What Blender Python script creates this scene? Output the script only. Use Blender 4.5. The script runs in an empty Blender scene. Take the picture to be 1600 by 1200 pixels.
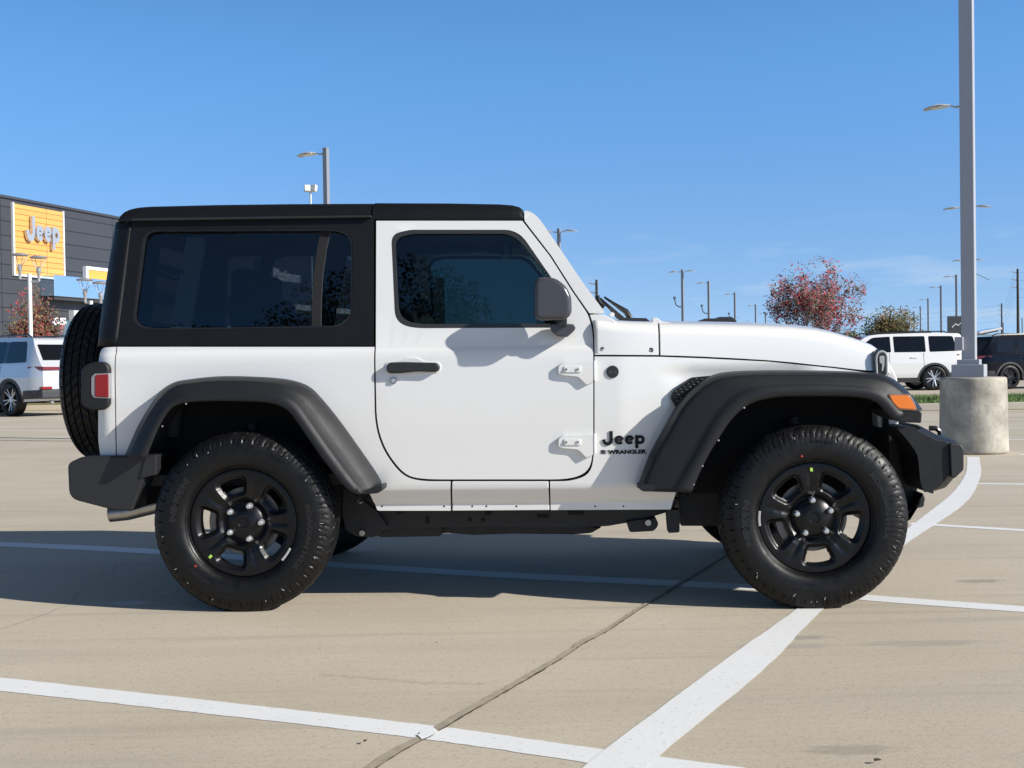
import bpy, bmesh, math, random
from mathutils import Vector, Matrix, Euler
from mathutils.geometry import tessellate_polygon
R = math.radians
scene = bpy.context.scene
COL = scene.collection
# ---------------------------------------------------------------- camera
F, PITCH, ROLL, CH = 1978.04, 0.016013, -0.0145036, 1.06095      # focal length in photo pixels, tilt, roll, eye height
CAMR = (Matrix.Rotation(math.pi/2 - PITCH, 3, 'X') @ Matrix.Rotation(ROLL, 3, 'Z'))
CAMP = Vector((0, 0, CH))
cam = bpy.data.cameras.new('camera'); co = bpy.data.objects.new('camera', cam); COL.objects.link(co)
cam.sensor_width = 36; cam.lens = 36*F/1600; cam.clip_start = 0.05; cam.clip_end = 6000
co.location = CAMP; co.rotation_euler = CAMR.to_euler()
scene.camera = co
# ---------------------------------------------------------------- world and sun
TO_SUN = Vector((1.68, -0.78, 1.0)).normalized()
SUN_EL = math.asin(TO_SUN.z); SUN_AZ = math.atan2(TO_SUN.x, TO_SUN.y)
w = bpy.data.worlds.new('World'); scene.world = w; w.use_nodes = True
nt = w.node_tree; nt.nodes.clear()
N = nt.nodes.new; LK = nt.links.new
wo = N('ShaderNodeOutputWorld'); bg = N('ShaderNodeBackground'); bg.inputs['Strength'].default_value = 0.15
sky = N('ShaderNodeTexSky'); sky.sky_type = 'NISHITA'; sky.sun_disc = False
sky.sun_elevation = SUN_EL; sky.sun_rotation = SUN_AZ
sky.air_density = 1.15; sky.dust_density = 0.25; sky.ozone_density = 3.2; sky.altitude = 200
vm = N('ShaderNodeVectorMath'); vm.operation = 'MULTIPLY_ADD'; vm.inputs[1].default_value = (1, 1, 1.7); vm.inputs[2].default_value = (0, 0, .19)
vn = N('ShaderNodeVectorMath'); vn.operation = 'NORMALIZE'
geo = N('ShaderNodeTexCoord'); LK(geo.outputs['Generated'], vm.inputs[0]); LK(vm.outputs[0], vn.inputs[0]); LK(vn.outputs[0], sky.inputs[0]); sep = N('ShaderNodeSeparateXYZ'); LK(geo.outputs['Generated'], sep.inputs[0])
mp = N('ShaderNodeMapping'); mp.inputs['Scale'].default_value = (7, 7, 42); LK(geo.outputs['Generated'], mp.inputs[0])
no = N('ShaderNodeTexNoise'); no.inputs['Scale'].default_value = 1.6; no.inputs['Detail'].default_value = 7; LK(mp.outputs[0], no.inputs[0])
cr = N('ShaderNodeMapRange'); cr.inputs[1].default_value = .54; cr.inputs[2].default_value = .72; LK(no.outputs[0], cr.inputs[0])
b1 = N('ShaderNodeMapRange'); b1.inputs[1].default_value = .125; b1.inputs[2].default_value = .045; LK(sep.outputs[2], b1.inputs[0])
mu = N('ShaderNodeMath'); mu.operation = 'MULTIPLY'; LK(cr.outputs[0], mu.inputs[0]); LK(b1.outputs[0], mu.inputs[1])
mu2 = N('ShaderNodeMath'); mu2.operation = 'MULTIPLY'; mu2.inputs[1].default_value = .42; LK(mu.outputs[0], mu2.inputs[0])
mx = N('ShaderNodeMixRGB'); mx.inputs[2].default_value = (2.5, 3.5, 4.4, 1); LK(mu2.outputs[0], mx.inputs[0]); LK(sky.outputs[0], mx.inputs[1])
hs = N('ShaderNodeHueSaturation'); hs.inputs['Value'].default_value = 1.31; LK(mx.outputs[0], hs.inputs['Color'])
zr = N('ShaderNodeMapRange'); zr.interpolation_type = 'SMOOTHSTEP'; zr.inputs[1].default_value = .20; zr.inputs[2].default_value = .62; zr.inputs[3].default_value = 1.0; zr.inputs[4].default_value = .26; LK(sep.outputs[2], zr.inputs[0])
zm = N('ShaderNodeVectorMath'); zm.operation = 'SCALE'; LK(hs.outputs[0], zm.inputs[0]); LK(zr.outputs[0], zm.inputs['Scale'])
zs_ = N('ShaderNodeMapRange'); zs_.inputs[1].default_value = .35; zs_.inputs[2].default_value = .7; zs_.inputs[3].default_value = 1.20; zs_.inputs[4].default_value = .62; LK(sep.outputs[2], zs_.inputs[0]); LK(zs_.outputs[0], hs.inputs['Saturation'])
hz = N('ShaderNodeMapRange'); hz.interpolation_type = 'SMOOTHSTEP'; hz.inputs[1].default_value = .0; hz.inputs[2].default_value = .26; hz.inputs[3].default_value = 1.0; hz.inputs[4].default_value = 0.0; LK(sep.outputs[2], hz.inputs[0])
hm = N('ShaderNodeMixRGB'); hm.blend_type = 'MULTIPLY'; hm.inputs[2].default_value = (1.10, .83, .74, 1); LK(hz.outputs[0], hm.inputs[0]); LK(zm.outputs[0], hm.inputs[1])
LK(hm.outputs[0], bg.inputs['Color']); LK(bg.outputs[0], wo.inputs[0])
sl = bpy.data.lights.new('sun', 'SUN'); sl.energy = 4.6; sl.angle = R(.53); sl.color = (1, .955, .88)
so = bpy.data.objects.new('sun', sl); COL.objects.link(so); so.rotation_euler = TO_SUN.to_track_quat('Z', 'Y').to_euler(); so.location = (6, -6, 9)
scene.view_settings.view_transform = 'Standard'; scene.view_settings.look = 'None'
scene.view_settings.gamma = 1; scene.view_settings.exposure = 0.42
# ---------------------------------------------------------------- measuring helpers
def ray(px, py): return CAMR @ Vector(((px-800)/F, -(py-600)/F, -1))
def at_depth(px, py, Y):
    d = ray(px, py); return CAMP + d*(Y/d.y)
def on_ground(px, py, z=0):
    d = ray(px, py); return CAMP + d*((z-CH)/d.z)
CARP, CARA = Vector((0.0878, 6.3135, 0)), 0.05004
_RL = Matrix.Rotation(CARA, 3, 'Z')
def car(px, py, yl):
    o = _RL @ (CAMP-CARP); d = _RL @ ray(px, py); t = (yl-o.y)/d.y
    p = o+d*t; return p.x, p.z
def interp(t, tab):
    if t <= tab[0][0]: return tab[0][1]
    for (a, b), (c, d) in zip(tab, tab[1:]):
        if t <= c: return b+(d-b)*(t-a)/(c-a)
    return tab[-1][1]
HT = [(.40, .742), (.447, .745), (.456, .757), (.51, .790), (.52, .797), (.80, .803), (1.04, .800), (1.09, .797), (1.12, .790), (1.14, .778), (1.80, .668)]
ZS = [.447, .456, .51, .52, .65, .80, 1.04, 1.07, 1.09, 1.105, 1.12, 1.13, 1.14, 1.3, 1.5, 1.7]
def half(x, z):
    h = interp(z, HT)
    if x > .42: h -= .20*min(1, (x-.42)/1.3)**1.15 * (1 if z > .6 else max(0, (z-.4)/.2))
    return h
def SP(px, py, off=0.0):
    y = -.79
    for _ in range(6):
        x, z = car(px, py, y); y = -half(x, z)-off
    return x, z
# ---------------------------------------------------------------- object helpers
def link(o, parent=None):
    COL.objects.link(o)
    if parent: o.parent = parent
    return o
def thing(name, label, cat, loc=(0, 0, 0), rz=0, group=None):
    o = bpy.data.objects.new(name, None); o.empty_display_size = .2; COL.objects.link(o)
    o.location = loc; o.rotation_euler = (0, 0, rz); o['label'] = label; o['category'] = cat
    if group: o['group'] = group
    return o
def empty(name, parent, loc=(0, 0, 0)):
    o = bpy.data.objects.new(name, None); o.empty_display_size = .1; COL.objects.link(o); o.parent = parent; o.location = loc
    return o
def tag(o, label, cat, group=None):
    o['label'] = label; o['category'] = cat
    if group: o['group'] = group
    return o
def finish(name, me, mats, parent, bev=0, seg=2, angle=38, loc=None):
    for m in (mats if isinstance(mats, (list, tuple)) else [mats]): me.materials.append(m)
    for p in me.polygons: p.use_smooth = True
    o = bpy.data.objects.new(name, me); link(o, parent)
    if loc is not None: o.location = loc
    if bev:
        b = o.modifiers.new('bevel', 'BEVEL'); b.width = bev; b.segments = seg; b.limit_method = 'ANGLE'; b.angle_limit = R(angle); b.harden_normals = True
    else: me.set_sharp_from_angle(angle=R(angle))
    return o
def from_bm(name, bm, mats, parent=None, **k):
    me = bpy.data.meshes.new(name); bmesh.ops.recalc_face_normals(bm, faces=bm.faces); bm.to_mesh(me); bm.free()
    return finish(name, me, mats, parent, **k)
def from_py(name, vs, fs, mats, parent=None, mi=None, recalc=True, **k):
    me = bpy.data.meshes.new(name); me.from_pydata([tuple(v) for v in vs], [], fs)
    if mi:
        for p, i in zip(me.polygons, mi): p.material_index = i
    if recalc:
        bm = bmesh.new(); bm.from_mesh(me); bmesh.ops.recalc_face_normals(bm, faces=bm.faces); bm.to_mesh(me); bm.free()
    return finish(name, me, mats, parent, **k)
def add_box(bm, c, s, rz=0, mat=None):
    r = bmesh.ops.create_cube(bm, size=1)
    M = Matrix.Translation(c) @ Matrix.Rotation(rz, 4, 'Z') @ (mat or Matrix()) @ Matrix.Diagonal((s[0], s[1], s[2], 1))
    bmesh.ops.transform(bm, matrix=M, verts=r['verts']); return r['verts']
def add_cyl(bm, a, b, r1, r2=None, n=16, cap=True):
    a, b = Vector(a), Vector(b); r2 = r1 if r2 is None else r2
    r = bmesh.ops.create_cone(bm, cap_ends=cap, segments=n, radius1=r1, radius2=r2, depth=(b-a).length)
    M = Matrix.Translation((a+b)/2) @ (b-a).to_track_quat('Z', 'Y').to_matrix().to_4x4()
    bmesh.ops.transform(bm, matrix=M, verts=r['verts']); return r['verts']
def add_tube(bm, pts, r, n=8):
    pts = [Vector(p) for p in pts]; rings = []
    for i, p in enumerate(pts):
        t = (pts[min(i+1, len(pts)-1)]-pts[max(i-1, 0)]).normalized()
        u = t.orthogonal().normalized() if i == 0 else (u - t*u.dot(t)).normalized()
        v = t.cross(u); rr = r[i] if isinstance(r, (list, tuple)) else r
        rings.append([bm.verts.new(p+(u*math.cos(2*math.pi*k/n)+v*math.sin(2*math.pi*k/n))*rr) for k in range(n)])
    for a, b in zip(rings, rings[1:]):
        for k in range(n): bm.faces.new((a[k], a[(k+1) % n], b[(k+1) % n], b[k]))
    bm.faces.new(rings[0][::-1]); bm.faces.new(rings[-1])
def box(name, c, s, mat, parent=None, bev=.004, rz=0, **k):
    bm = bmesh.new(); add_box(bm, c, s, rz); return from_bm(name, bm, mat, parent, bev=bev, **k)
def tube(name, pts, r, mat, parent=None, n=10, **k):
    bm = bmesh.new(); add_tube(bm, pts, r, n); return from_bm(name, bm, mat, parent, **k)
def cyl(name, a, b, r, mat, parent=None, r2=None, n=24, **k):
    bm = bmesh.new(); add_cyl(bm, a, b, r, r2, n); return from_bm(name, bm, mat, parent, **k)
def lathe(name, prof, mat, parent=None, n=48, axis='Z', loc=(0, 0, 0), **k):
    vs, fs = [], []
    for i in range(n):
        a = 2*math.pi*i/n
        for r, h in prof:
            vs.append((r*math.cos(a), r*math.sin(a), h) if axis == 'Z' else (r*math.cos(a), h, r*math.sin(a)))
    m = len(prof)
    for i in range(n):
        j = (i+1) % n
        for q in range(m-1): fs.append((i*m+q, j*m+q, j*m+q+1, i*m+q+1))
    return from_py(name, vs, fs, mat, parent, loc=loc, **k)
def rc(pts, n=5):
    """round polygon corners: points are (x, y) or (x, y, radius)"""
    out = []; L = len(pts)
    for i, p in enumerate(pts):
        if len(p) < 3 or p[2] <= 0: out.append(Vector(p[:2])); continue
        P = Vector(p[:2]); A = Vector(pts[i-1][:2])-P; B = Vector(pts[(i+1) % L][:2])-P
        ra, rb = min(p[2], A.length*.48), min(p[2], B.length*.48)
        a = P+A.normalized()*ra; b = P+B.normalized()*rb
        for k in range(n+1):
            t = k/n; out.append(a*(1-t)**2+P*2*t*(1-t)+b*t*t)
    return [(v.x, v.y) for v in out]
def resample(pts, n, smooth=True):
    P = [Vector(p) for p in pts]
    if smooth:
        Q = []
        for i in range(len(P)-1):
            p0, p1, p2, p3 = P[max(i-1, 0)], P[i], P[i+1], P[min(i+2, len(P)-1)]
            for k in range(8):
                t = k/8; Q.append(.5*((2*p1)+(p2-p0)*t+(2*p0-5*p1+4*p2-p3)*t*t+(3*p1-p0-3*p2+p3)*t**3))
        Q.append(P[-1]); P = Q
    L = [0]
    for a, b in zip(P, P[1:]): L.append(L[-1]+(b-a).length)
    out = []; j = 0
    for i in range(n):
        s = L[-1]*i/(n-1)
        while j < len(P)-2 and L[j+1] < s: j += 1
        t = (s-L[j])/max(1e-9, L[j+1]-L[j]); out.append(P[j].lerp(P[j+1], min(1, t)))
    return out
def grid_faces(rows, cols, closed_r=False, closed_c=False):
    fs = []
    for i in range(rows-(0 if closed_r else 1)):
        for j in range(cols-(0 if closed_c else 1)):
            a, b = (i+1) % rows, (j+1) % cols
            fs.append((i*cols+j, i*cols+b, a*cols+b, a*cols+j))
    return fs
def panel(name, out, mat, parent, holes=(), s=-1, thick=.02, off=0., zs=ZS, xs=(), bev=.004, fn=None, local=False, seg=2):
    """a body panel: outline (and holes) laid onto the curved body side, given thickness"""
    cv = (lambda q: q) if local else (lambda q: [SP(x, y, off) for x, y in q])
    loops = [cv(rc(out))]+[cv(rc(h)) for h in holes]
    flat = [v for l in loops for v in l]
    tris = tessellate_polygon([[Vector((a, b, 0)) for a, b in l] for l in loops])
    bm = bmesh.new(); vs = [bm.verts.new((x, 0, z)) for x, z in flat]
    for t in tris:
        try: bm.faces.new([vs[i] for i in t])
        except ValueError: pass
    if not holes: bmesh.ops.dissolve_limit(bm, angle_limit=.01, verts=bm.verts, edges=bm.edges)
    for z in zs: bmesh.ops.bisect_plane(bm, geom=bm.verts[:]+bm.edges[:]+bm.faces[:], dist=1e-5, plane_co=(0, 0, z), plane_no=(0, 0, 1))
    for x in xs: bmesh.ops.bisect_plane(bm, geom=bm.verts[:]+bm.edges[:]+bm.faces[:], dist=1e-5, plane_co=(x, 0, 0), plane_no=(1, 0, 0))
    for v in bm.verts: v.co.y = s*(half(v.co.x, v.co.z)+off+(fn(v.co.x, v.co.z) if fn else 0))
    r = bmesh.ops.extrude_face_region(bm, geom=bm.faces[:])
    for e in r['geom']:
        if isinstance(e, bmesh.types.BMVert): e.co.y -= s*thick
    return from_bm(name, bm, mat, parent, bev=bev, seg=seg)
def slab(name, out, yn, yf, mat, parent, bev=.008, seg=2, s=1, taper=1.0, local=False, inset=None):
    """solid between two planes across the vehicle; outline traced at the near plane"""
    q = rc(out) if local else [car(x, y, yn) for x, y in rc(out)]
    cx = sum(a for a, b in q)/len(q); cz = sum(b for a, b in q)/len(q); n = len(q)
    vs = [(a, yn*s, b) for a, b in q]+[(cx+(a-cx)*taper, yf*s, cz+(b-cz)*taper) for a, b in q]
    fs = [list(range(n)), list(range(n, 2*n))[::-1]]+[(i, (i+1) % n, n+(i+1) % n, n+i) for i in range(n)]
    return from_py(name, vs, fs, mat, parent, bev=bev, seg=seg)
def text_mesh(name, s, size, mat, parent, extrude=.002, offset=0., sx=1., shear=0., matrix=None, fit=None, warp=None, spacing=1.0):
    c = bpy.data.curves.new(name, 'FONT'); c.body = s; c.size = size; c.extrude = extrude; c.offset = offset; c.shear = shear; c.space_character = spacing
    c.align_x = 'CENTER'; c.align_y = 'CENTER'; c.resolution_u = 4
    t = bpy.data.objects.new(name, c); COL.objects.link(t); bpy.context.view_layer.update()
    me = bpy.data.meshes.new_from_object(t); bpy.data.objects.remove(t)
    xs = [v.co.x for v in me.vertices]; ys = [v.co.y for v in me.vertices]
    cx, cy = (min(xs)+max(xs))/2, (min(ys)+max(ys))/2; wx, wy = max(xs)-min(xs), max(ys)-min(ys)
    for v in me.vertices:
        x, y = (v.co.x-cx)*sx, v.co.y-cy
        if fit: x, y = (v.co.x-cx)/wx*fit[0], (v.co.y-cy)/wy*fit[1]
        p = Vector((x, y, v.co.z))
        if warp: p = Vector(warp(p))
        if matrix: p = matrix @ p
        v.co = p
    me.materials.clear(); me.name = name
    return finish(name, me, mat, parent, angle=30)
def glyphs(name, m, parent, fit, depth, matrix):
    """rounded bold sign letters built from thick strokes"""
    arc = lambda cx_, cy_, r_, a0, a1, k=22: [(cx_+r_*math.cos(R(a0+(a1-a0)*i/k)), cy_+r_*math.sin(R(a0+(a1-a0)*i/k))) for i in range(k+1)]
    st = [([(14.2, 21.5), (14.2, 7)]+arc(8.6, 7, 5.6, 0, -150, 14)[1:]+[(2.9, 8.6)], 5.2, 1)]
    for ox in (19.5, 35.5): st += [([(ox+2.2, 7.3), (ox+11.6, 7.3)], 2.6, .97), (arc(ox+7, 7.3, 4.9, 6, 322), 4.6, 1)]
    st += [([(53.6, 14.5), (53.6, -6)], 5.0, 1), (arc(58.8, 7.3, 4.9, 0, 360), 4.5, .97)]
    vs, fs = [], []; sx_ = fit[0]/66.; sy_ = fit[1]/27.5
    for pts, w_, k in st:
        b0 = len(vs); n_ = len(pts)
        for i, (x, y) in enumerate(pts):
            closed = abs(pts[0][0]-pts[-1][0])+abs(pts[0][1]-pts[-1][1]) < .01
            a = pts[i-1] if i else (pts[-2] if closed else pts[0]); b = pts[i+1] if i < n_-1 else (pts[1] if closed else pts[-1]); t_ = Vector((b[0]-a[0], b[1]-a[1])).normalized(); nx, ny = -t_.y*w_/2, t_.x*w_/2
            for zz in (0, depth*k):
                for q in (1, -1): vs.append(matrix @ Vector(((x+nx*q-33)*sx_, (y+ny*q-7.7)*sy_, zz)))
        for i in range(n_-1):
            a, b = b0+4*i, b0+4*i+4
            fs += [(a, a+1, b+1, b), (a+2, b+2, b+3, a+3), (a, b, b+2, a+2), (a+1, a+3, b+3, b+1)]
        fs += [(b0, b0+2, b0+3, b0+1), (b0+4*n_-4, b0+4*n_-3, b0+4*n_-1, b0+4*n_-2)]
    return from_py(name, vs, fs, m, parent, angle=30)
def dup(o, parent=None):
    c = o.copy(); COL.objects.link(c)
    if parent: c.parent = parent
    for ch in list(o.children): dup(ch, c)
    return c
# ---------------------------------------------------------------- materials
MAT = {}
def mat(name, col, rough=.5, metal=0., coat=0., spec=.5, bump=0., bscale=200., var=0., vscale=8., emis=None, coatr=.03, rvar=0.):
    if name in MAT: return MAT[name]
    m = bpy.data.materials.new(name); m.use_nodes = True; t = m.node_tree; b = t.nodes['Principled BSDF']
    b.inputs['Base Color'].default_value = (*col, 1); b.inputs['Roughness'].default_value = rough
    b.inputs['Metallic'].default_value = metal; b.inputs['Coat Weight'].default_value = coat; b.inputs['Coat Roughness'].default_value = coatr
    b.inputs['Specular IOR Level'].default_value = spec
    tc = t.nodes.new('ShaderNodeTexCoord')
    if bump:
        n = t.nodes.new('ShaderNodeTexNoise'); n.inputs['Scale'].default_value = bscale; n.inputs['Detail'].default_value = 3
        u = t.nodes.new('ShaderNodeBump'); u.inputs['Strength'].default_value = bump; u.inputs['Distance'].default_value = .002
        t.links.new(tc.outputs['Object'], n.inputs[0]); t.links.new(n.outputs[0], u.inputs['Height']); t.links.new(u.outputs[0], b.inputs['Normal'])
    if var or rvar:
        n = t.nodes.new('ShaderNodeTexNoise'); n.inputs['Scale'].default_value = vscale; n.inputs['Detail'].default_value = 6
        t.links.new(tc.outputs['Object'], n.inputs[0])
        if var:
            x = t.nodes.new('ShaderNodeMixRGB'); x.inputs[1].default_value = (*[c*(1-var) for c in col], 1); x.inputs[2].default_value = (*[min(1, c*(1+var)) for c in col], 1)
            t.links.new(n.outputs[0], x.inputs[0]); t.links.new(x.outputs[0], b.inputs['Base Color'])
        if rvar:
            g = t.nodes.new('ShaderNodeMapRange'); g.inputs[1].default_value = .3; g.inputs[2].default_value = .7; g.inputs[3].default_value = rough-rvar; g.inputs[4].default_value = rough+rvar
            t.links.new(n.outputs[0], g.inputs[0]); t.links.new(g.outputs[0], b.inputs['Roughness'])
    MAT[name] = m; return m
def glass(name, tint, rough=0.0, ior=1.5, refl=1.0):
    if name in MAT: return MAT[name]
    m = bpy.data.materials.new(name); m.use_nodes = True; t = m.node_tree; t.nodes.clear()
    o = t.nodes.new('ShaderNodeOutputMaterial'); a = t.nodes.new('ShaderNodeBsdfTransparent'); a.inputs[0].default_value = (*tint, 1)
    g = t.nodes.new('ShaderNodeBsdfGlossy'); g.inputs['Roughness'].default_value = rough; g.inputs[0].default_value = (refl, refl, refl, 1)
    f = t.nodes.new('ShaderNodeFresnel'); f.inputs[0].default_value = ior
    x = t.nodes.new('ShaderNodeMixShader'); t.links.new(f.outputs[0], x.inputs[0]); t.links.new(a.outputs[0], x.inputs[1]); t.links.new(g.outputs[0], x.inputs[2])
    t.links.new(x.outputs[0], o.inputs[0]); MAT[name] = m; return m
WHITE = mat('white paint', (.725, .72, .70), .32, coat=1.0, rvar=.04, vscale=3)
PLAST = mat('dark grey plastic', (.015, .0158, .018), .44, bump=.35, bscale=900, rvar=.05, vscale=20, spec=.3)
BPLAST = mat('black moulded plastic', (.016, .017, .019), .5, bump=.3, bscale=900)
HARDTOP = mat('textured black hardtop', (.0042, .0046, .0062), .50, bump=.35, bscale=1100, rvar=.04, vscale=12, spec=.28)
MIRR = mat('satin charcoal plastic', (.055, .055, .062), .22, bump=.08, bscale=900, rvar=.05, vscale=25)
RUB = mat('tyre rubber', (.0038, .0038, .0042), .46, bump=.3, bscale=260, var=.35, vscale=30, rvar=.12, spec=.32)
LETT = mat('raised rubber lettering', (.009, .009, .0095), .36)
SEAL = mat('rubber seal', (.03, .03, .03), .38)
RIM = mat('gloss black wheel', (.0028, .003, .004), .34, spec=.36, coat=0., coatr=.2, rvar=.05, vscale=40, bump=.02, bscale=300)
CHROME = mat('chrome', (.75, .76, .78), .18, metal=1)
NUT = mat('bright nut plating', (.62, .62, .64), .3, metal=.7)
DSTEEL = mat('dark brake steel', (.16, .15, .145), .45, metal=.8, var=.3, vscale=30)
STEEL = mat('bare steel', (.42, .40, .38), .38, metal=1, var=.2, vscale=30)
CHASSIS = mat('black chassis paint', (.018, .018, .019), .6, bump=.3, bscale=90, var=.35, vscale=25)
DARK = mat('matt black and gap shade', (.008, .008, .009), .9)  # matt black for hidden parts, also for painted shade in the door gaps
SEATM = mat('black seat cloth', (.02, .02, .022), .85, bump=.3, bscale=400)
GREYPAINT = mat('inner white paint', (.55, .58, .56), .45)
REDL = mat('red lens', (.24, .003, .006), .15, coat=.3, bump=.15, bscale=120)
AMBER = mat('amber lens', (.85, .20, .015), .15, coat=1, bump=.2, bscale=60)
LETTER = mat('satin black lettering', (.006, .006, .007), .55, spec=.25)
BADGE = mat('black badge', (.008, .008, .009), .25, coat=.6)
GREYM = mat('silver badge', (.4, .41, .42), .3, metal=.8)
GL_DOOR = glass('tinted door glass', (.36, .45, .46))
GL_REAR = glass('dark privacy glass', (.43, .46, .48))
GL_WIN = glass('clear glass', (.8, .86, .84))
STK_G = mat('green sticker', (.45, .75, .12), .5); STK_R = mat('red paint dot', (.7, .06, .04), .5); STK_W = mat('white scuff', (.7, .7, .68), .6)
# ================================================================ the vehicle
J = thing('off_road_suv', 'white two-door off-road vehicle with black hardtop and black wheels, parked side-on across the lot', 'car', CARP, -CARA)
# ---- wheel (tyre with tread blocks, steel rim, nuts, disc)
def make_tyre(parent):
    prof = [(-.092, .244), (-.099, .2465), (-.106, .249), (-.113, .2555), (-.1193, .268), (-.1225, .285), (-.1232, .305), (-.1220, .322), (-.1200, .335), (-.1172, .345), (-.1150, .350), (-.1118, .358), (-.1080, .365), (-.1035, .372), (-.0985, .3785), (-.0935, .3835), (-.0885, .3875), (-.0845, .390)]
    ys = [-.0805, -.0770, -.0730, -.0690, -.066, -.062, -.056, -.048, -.0405, -.0385, -.0345, -.0325, -.024, -.014, -.0045, -.0025]
    half_p = prof+[(y, .3985-(.0075)*(abs(y)/.096)**2) for y in ys]
    full = half_p+[(-y, r) for y, r in half_p[::-1]]
    n = 432; m = len(full); vs = []
    for i in range(n):
        a = 2*math.pi*i/n
        for (y, r) in full:
            ay = abs(y); k = i % 9; kk = (i+(4 if y > 0 else 0)+int((.125-ay)*110)) % 9; d = 0
            if .0675 < ay < .0735 or .034 < ay < .039 or ay < .003: d = .008          # round grooves
            elif ay < .067:
                ph = (i+int(ay*190)) % 9
                if ph == 0: d = .007
                elif ph == 4 and ay > .04: d = .0035
            elif ay < .117 and r > .33:
                if kk == 0: d = .0045
                elif kk == 5 and ay > .096: d = .002
            elif ay < .1225 and r > .318:
                if kk == 0: d = .0016
                elif kk in (4, 5): d = .0008
            rr = r-d if ay < .117 else r
            yy = y*(1-(d*.6 if ay >= .106 else 0)/max(ay, .01))
            x, z = rr*math.cos(a), rr*math.sin(a)
            vs.append((x, yy, z))
    fs = grid_faces(n, m, closed_r=True)
    # inner face toward the rim
    return from_py('tyre', vs, fs, RUB, parent, recalc=False, angle=28)
def arc_text(s, r, a0, size, parent, outer=True, face=-.1232, w=None, bold=.0015):
    def warp(p):
        a = a0 + (-p.x/r if outer else p.x/r)
        rr = r+p.y if outer else r-p.y
        return (rr*math.cos(a), face-p.z+.0006, rr*math.sin(a))
    o = text_mesh('tyre_lettering', s, size, LETT, parent, extrude=.0012, offset=bold, warp=warp, fit=w)
    return o
def make_rim(parent):
    # face: polar grid with five window openings
    nt_, nr = 360, 54; vs, keep = [], []
    base = [(0, .040), (.060, .044), (.074, .048), (.079, .058), (.083, .058), (.092, .050), (.106, .038), (.13, .028), (.165, .023), (.19, .023), (.214, .023), (.2215, .025), (.2240, .034), (.2255, .034), (.2265, .016), (.2285, .009), (.232, .006), (.236, .006), (.2385, .014)]
    rs = [.050+(.2215-.050)*k/(nr-1) for k in range(nr)]
    def sdf(r, a):
        b = (a/(2*math.pi/5)) % 1.0; u = abs((b-.5)*2*math.pi/5)*r
        hw = .033+(r-.122)*.36; dx = u-hw+.010; dr = abs(r-.1505)-.0285+.010
        return math.hypot(max(dx, 0), max(dr, 0))+min(max(dx, dr), 0)-.010
    S = []
    for i in range(nt_):
        a = 2*math.pi*i/nt_
        for r in rs:
            d = interp(r, base); q = sdf(r, a)
            t = max(0, min(1, 1-q/.021)); t = t*t*(3-2*t)
            # spoke crown
            b = (a/(2*math.pi/5)) % 1.0; u = min(b, 1-b)*2*math.pi/5*r
            if .075 < r < .2: d += .006*math.exp(-(u/.012)**2)*math.sin(math.pi*(r-.075)/.125)
            vs.append((r*math.cos(a), d+.017*t, r*math.sin(a))); S.append(q)
    fs = []
    for f in grid_faces(nt_, nr, closed_r=True):
        if sum(S[k] for k in f)/4 > 0: fs.append(f)
    off = len(vs)
    me_v = [(x, y-.122+.015, z) for x, y, z in vs]
    o = from_py('rim', me_v, fs, RIM, parent, recalc=False, angle=170)
    sm = o.modifiers.new('thick', 'SOLIDIFY'); sm.thickness = .006; sm.offset = -1
    # barrel and lip
    prof = [(r, d-.107) for r, d in base if r > .215]
    prof = prof+[(.224, -.085), (.219, -.06), (.212, -.02), (.208, .06), (.214, .09), (.230, .10), (.230, .098)]
    lathe('rim_barrel', prof, RIM, o, n=96, axis='Y')
    cp = [(0, -.077), (.020, -.077), (.022, -.081), (.028, -.082), (.040, -.079), (.056, -.071), (.074, -.062), (.079, -.056), (.080, -.048)]
    cap = lathe('hub_cap', cp, RIM, o, n=48, axis='Y')
    for k in range(5):
        a = 2*math.pi*k/5
        x, z = .0705*math.cos(a), .0705*math.sin(a)
        lathe('lug_nut', [(0, -.093), (.008, -.092), (.0112, -.088), (.0122, -.080), (.0132, -.066), (.0132, -.05)], NUT, o, n=6 if False else 12, axis='Y', loc=(x, 0, z))
    return o
wheel0 = empty('wheel', J, (1.23, -.799, .385))
ty = make_tyre(wheel0)
arc_text('NEXEN', .300, R(160), .05, wheel0, w=(.20, .030), bold=.004)
arc_text('ROADIAN HTX', .300, R(-12), .05, wheel0, w=(.30, .024), bold=.0035)
arc_text('ALL WEATHER', .330, R(62), .02, wheel0, w=(.10, .010), bold=.0004)
arc_text('245/75R17', .325, R(262), .02, wheel0, w=(.09, .012), bold=.0004, outer=False)
arc_text('NEXEN', .295, R(232), .03, wheel0, w=(.10, .014), bold=.0006)
rim0 = make_rim(wheel0); rim0.scale = (1.065, 1, 1.065)
disc = lathe('brake_disc', [(.06, -.03), (.075, -.032), (.078, -.02), (.150, -.02), (.150, .004), (.06, .004)], DSTEEL, wheel0, n=64, axis='Y')
bm = bmesh.new()
for a in range(150, 206, 7):
    add_box(bm, (.138*math.cos(R(a)), -.012, .138*math.sin(R(a))), (.045, .07, .026), 0, Matrix.Rotation(-R(a), 4, 'Y'))
from_bm('brake_caliper', bm, DSTEEL, wheel0, bev=.004)
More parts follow.
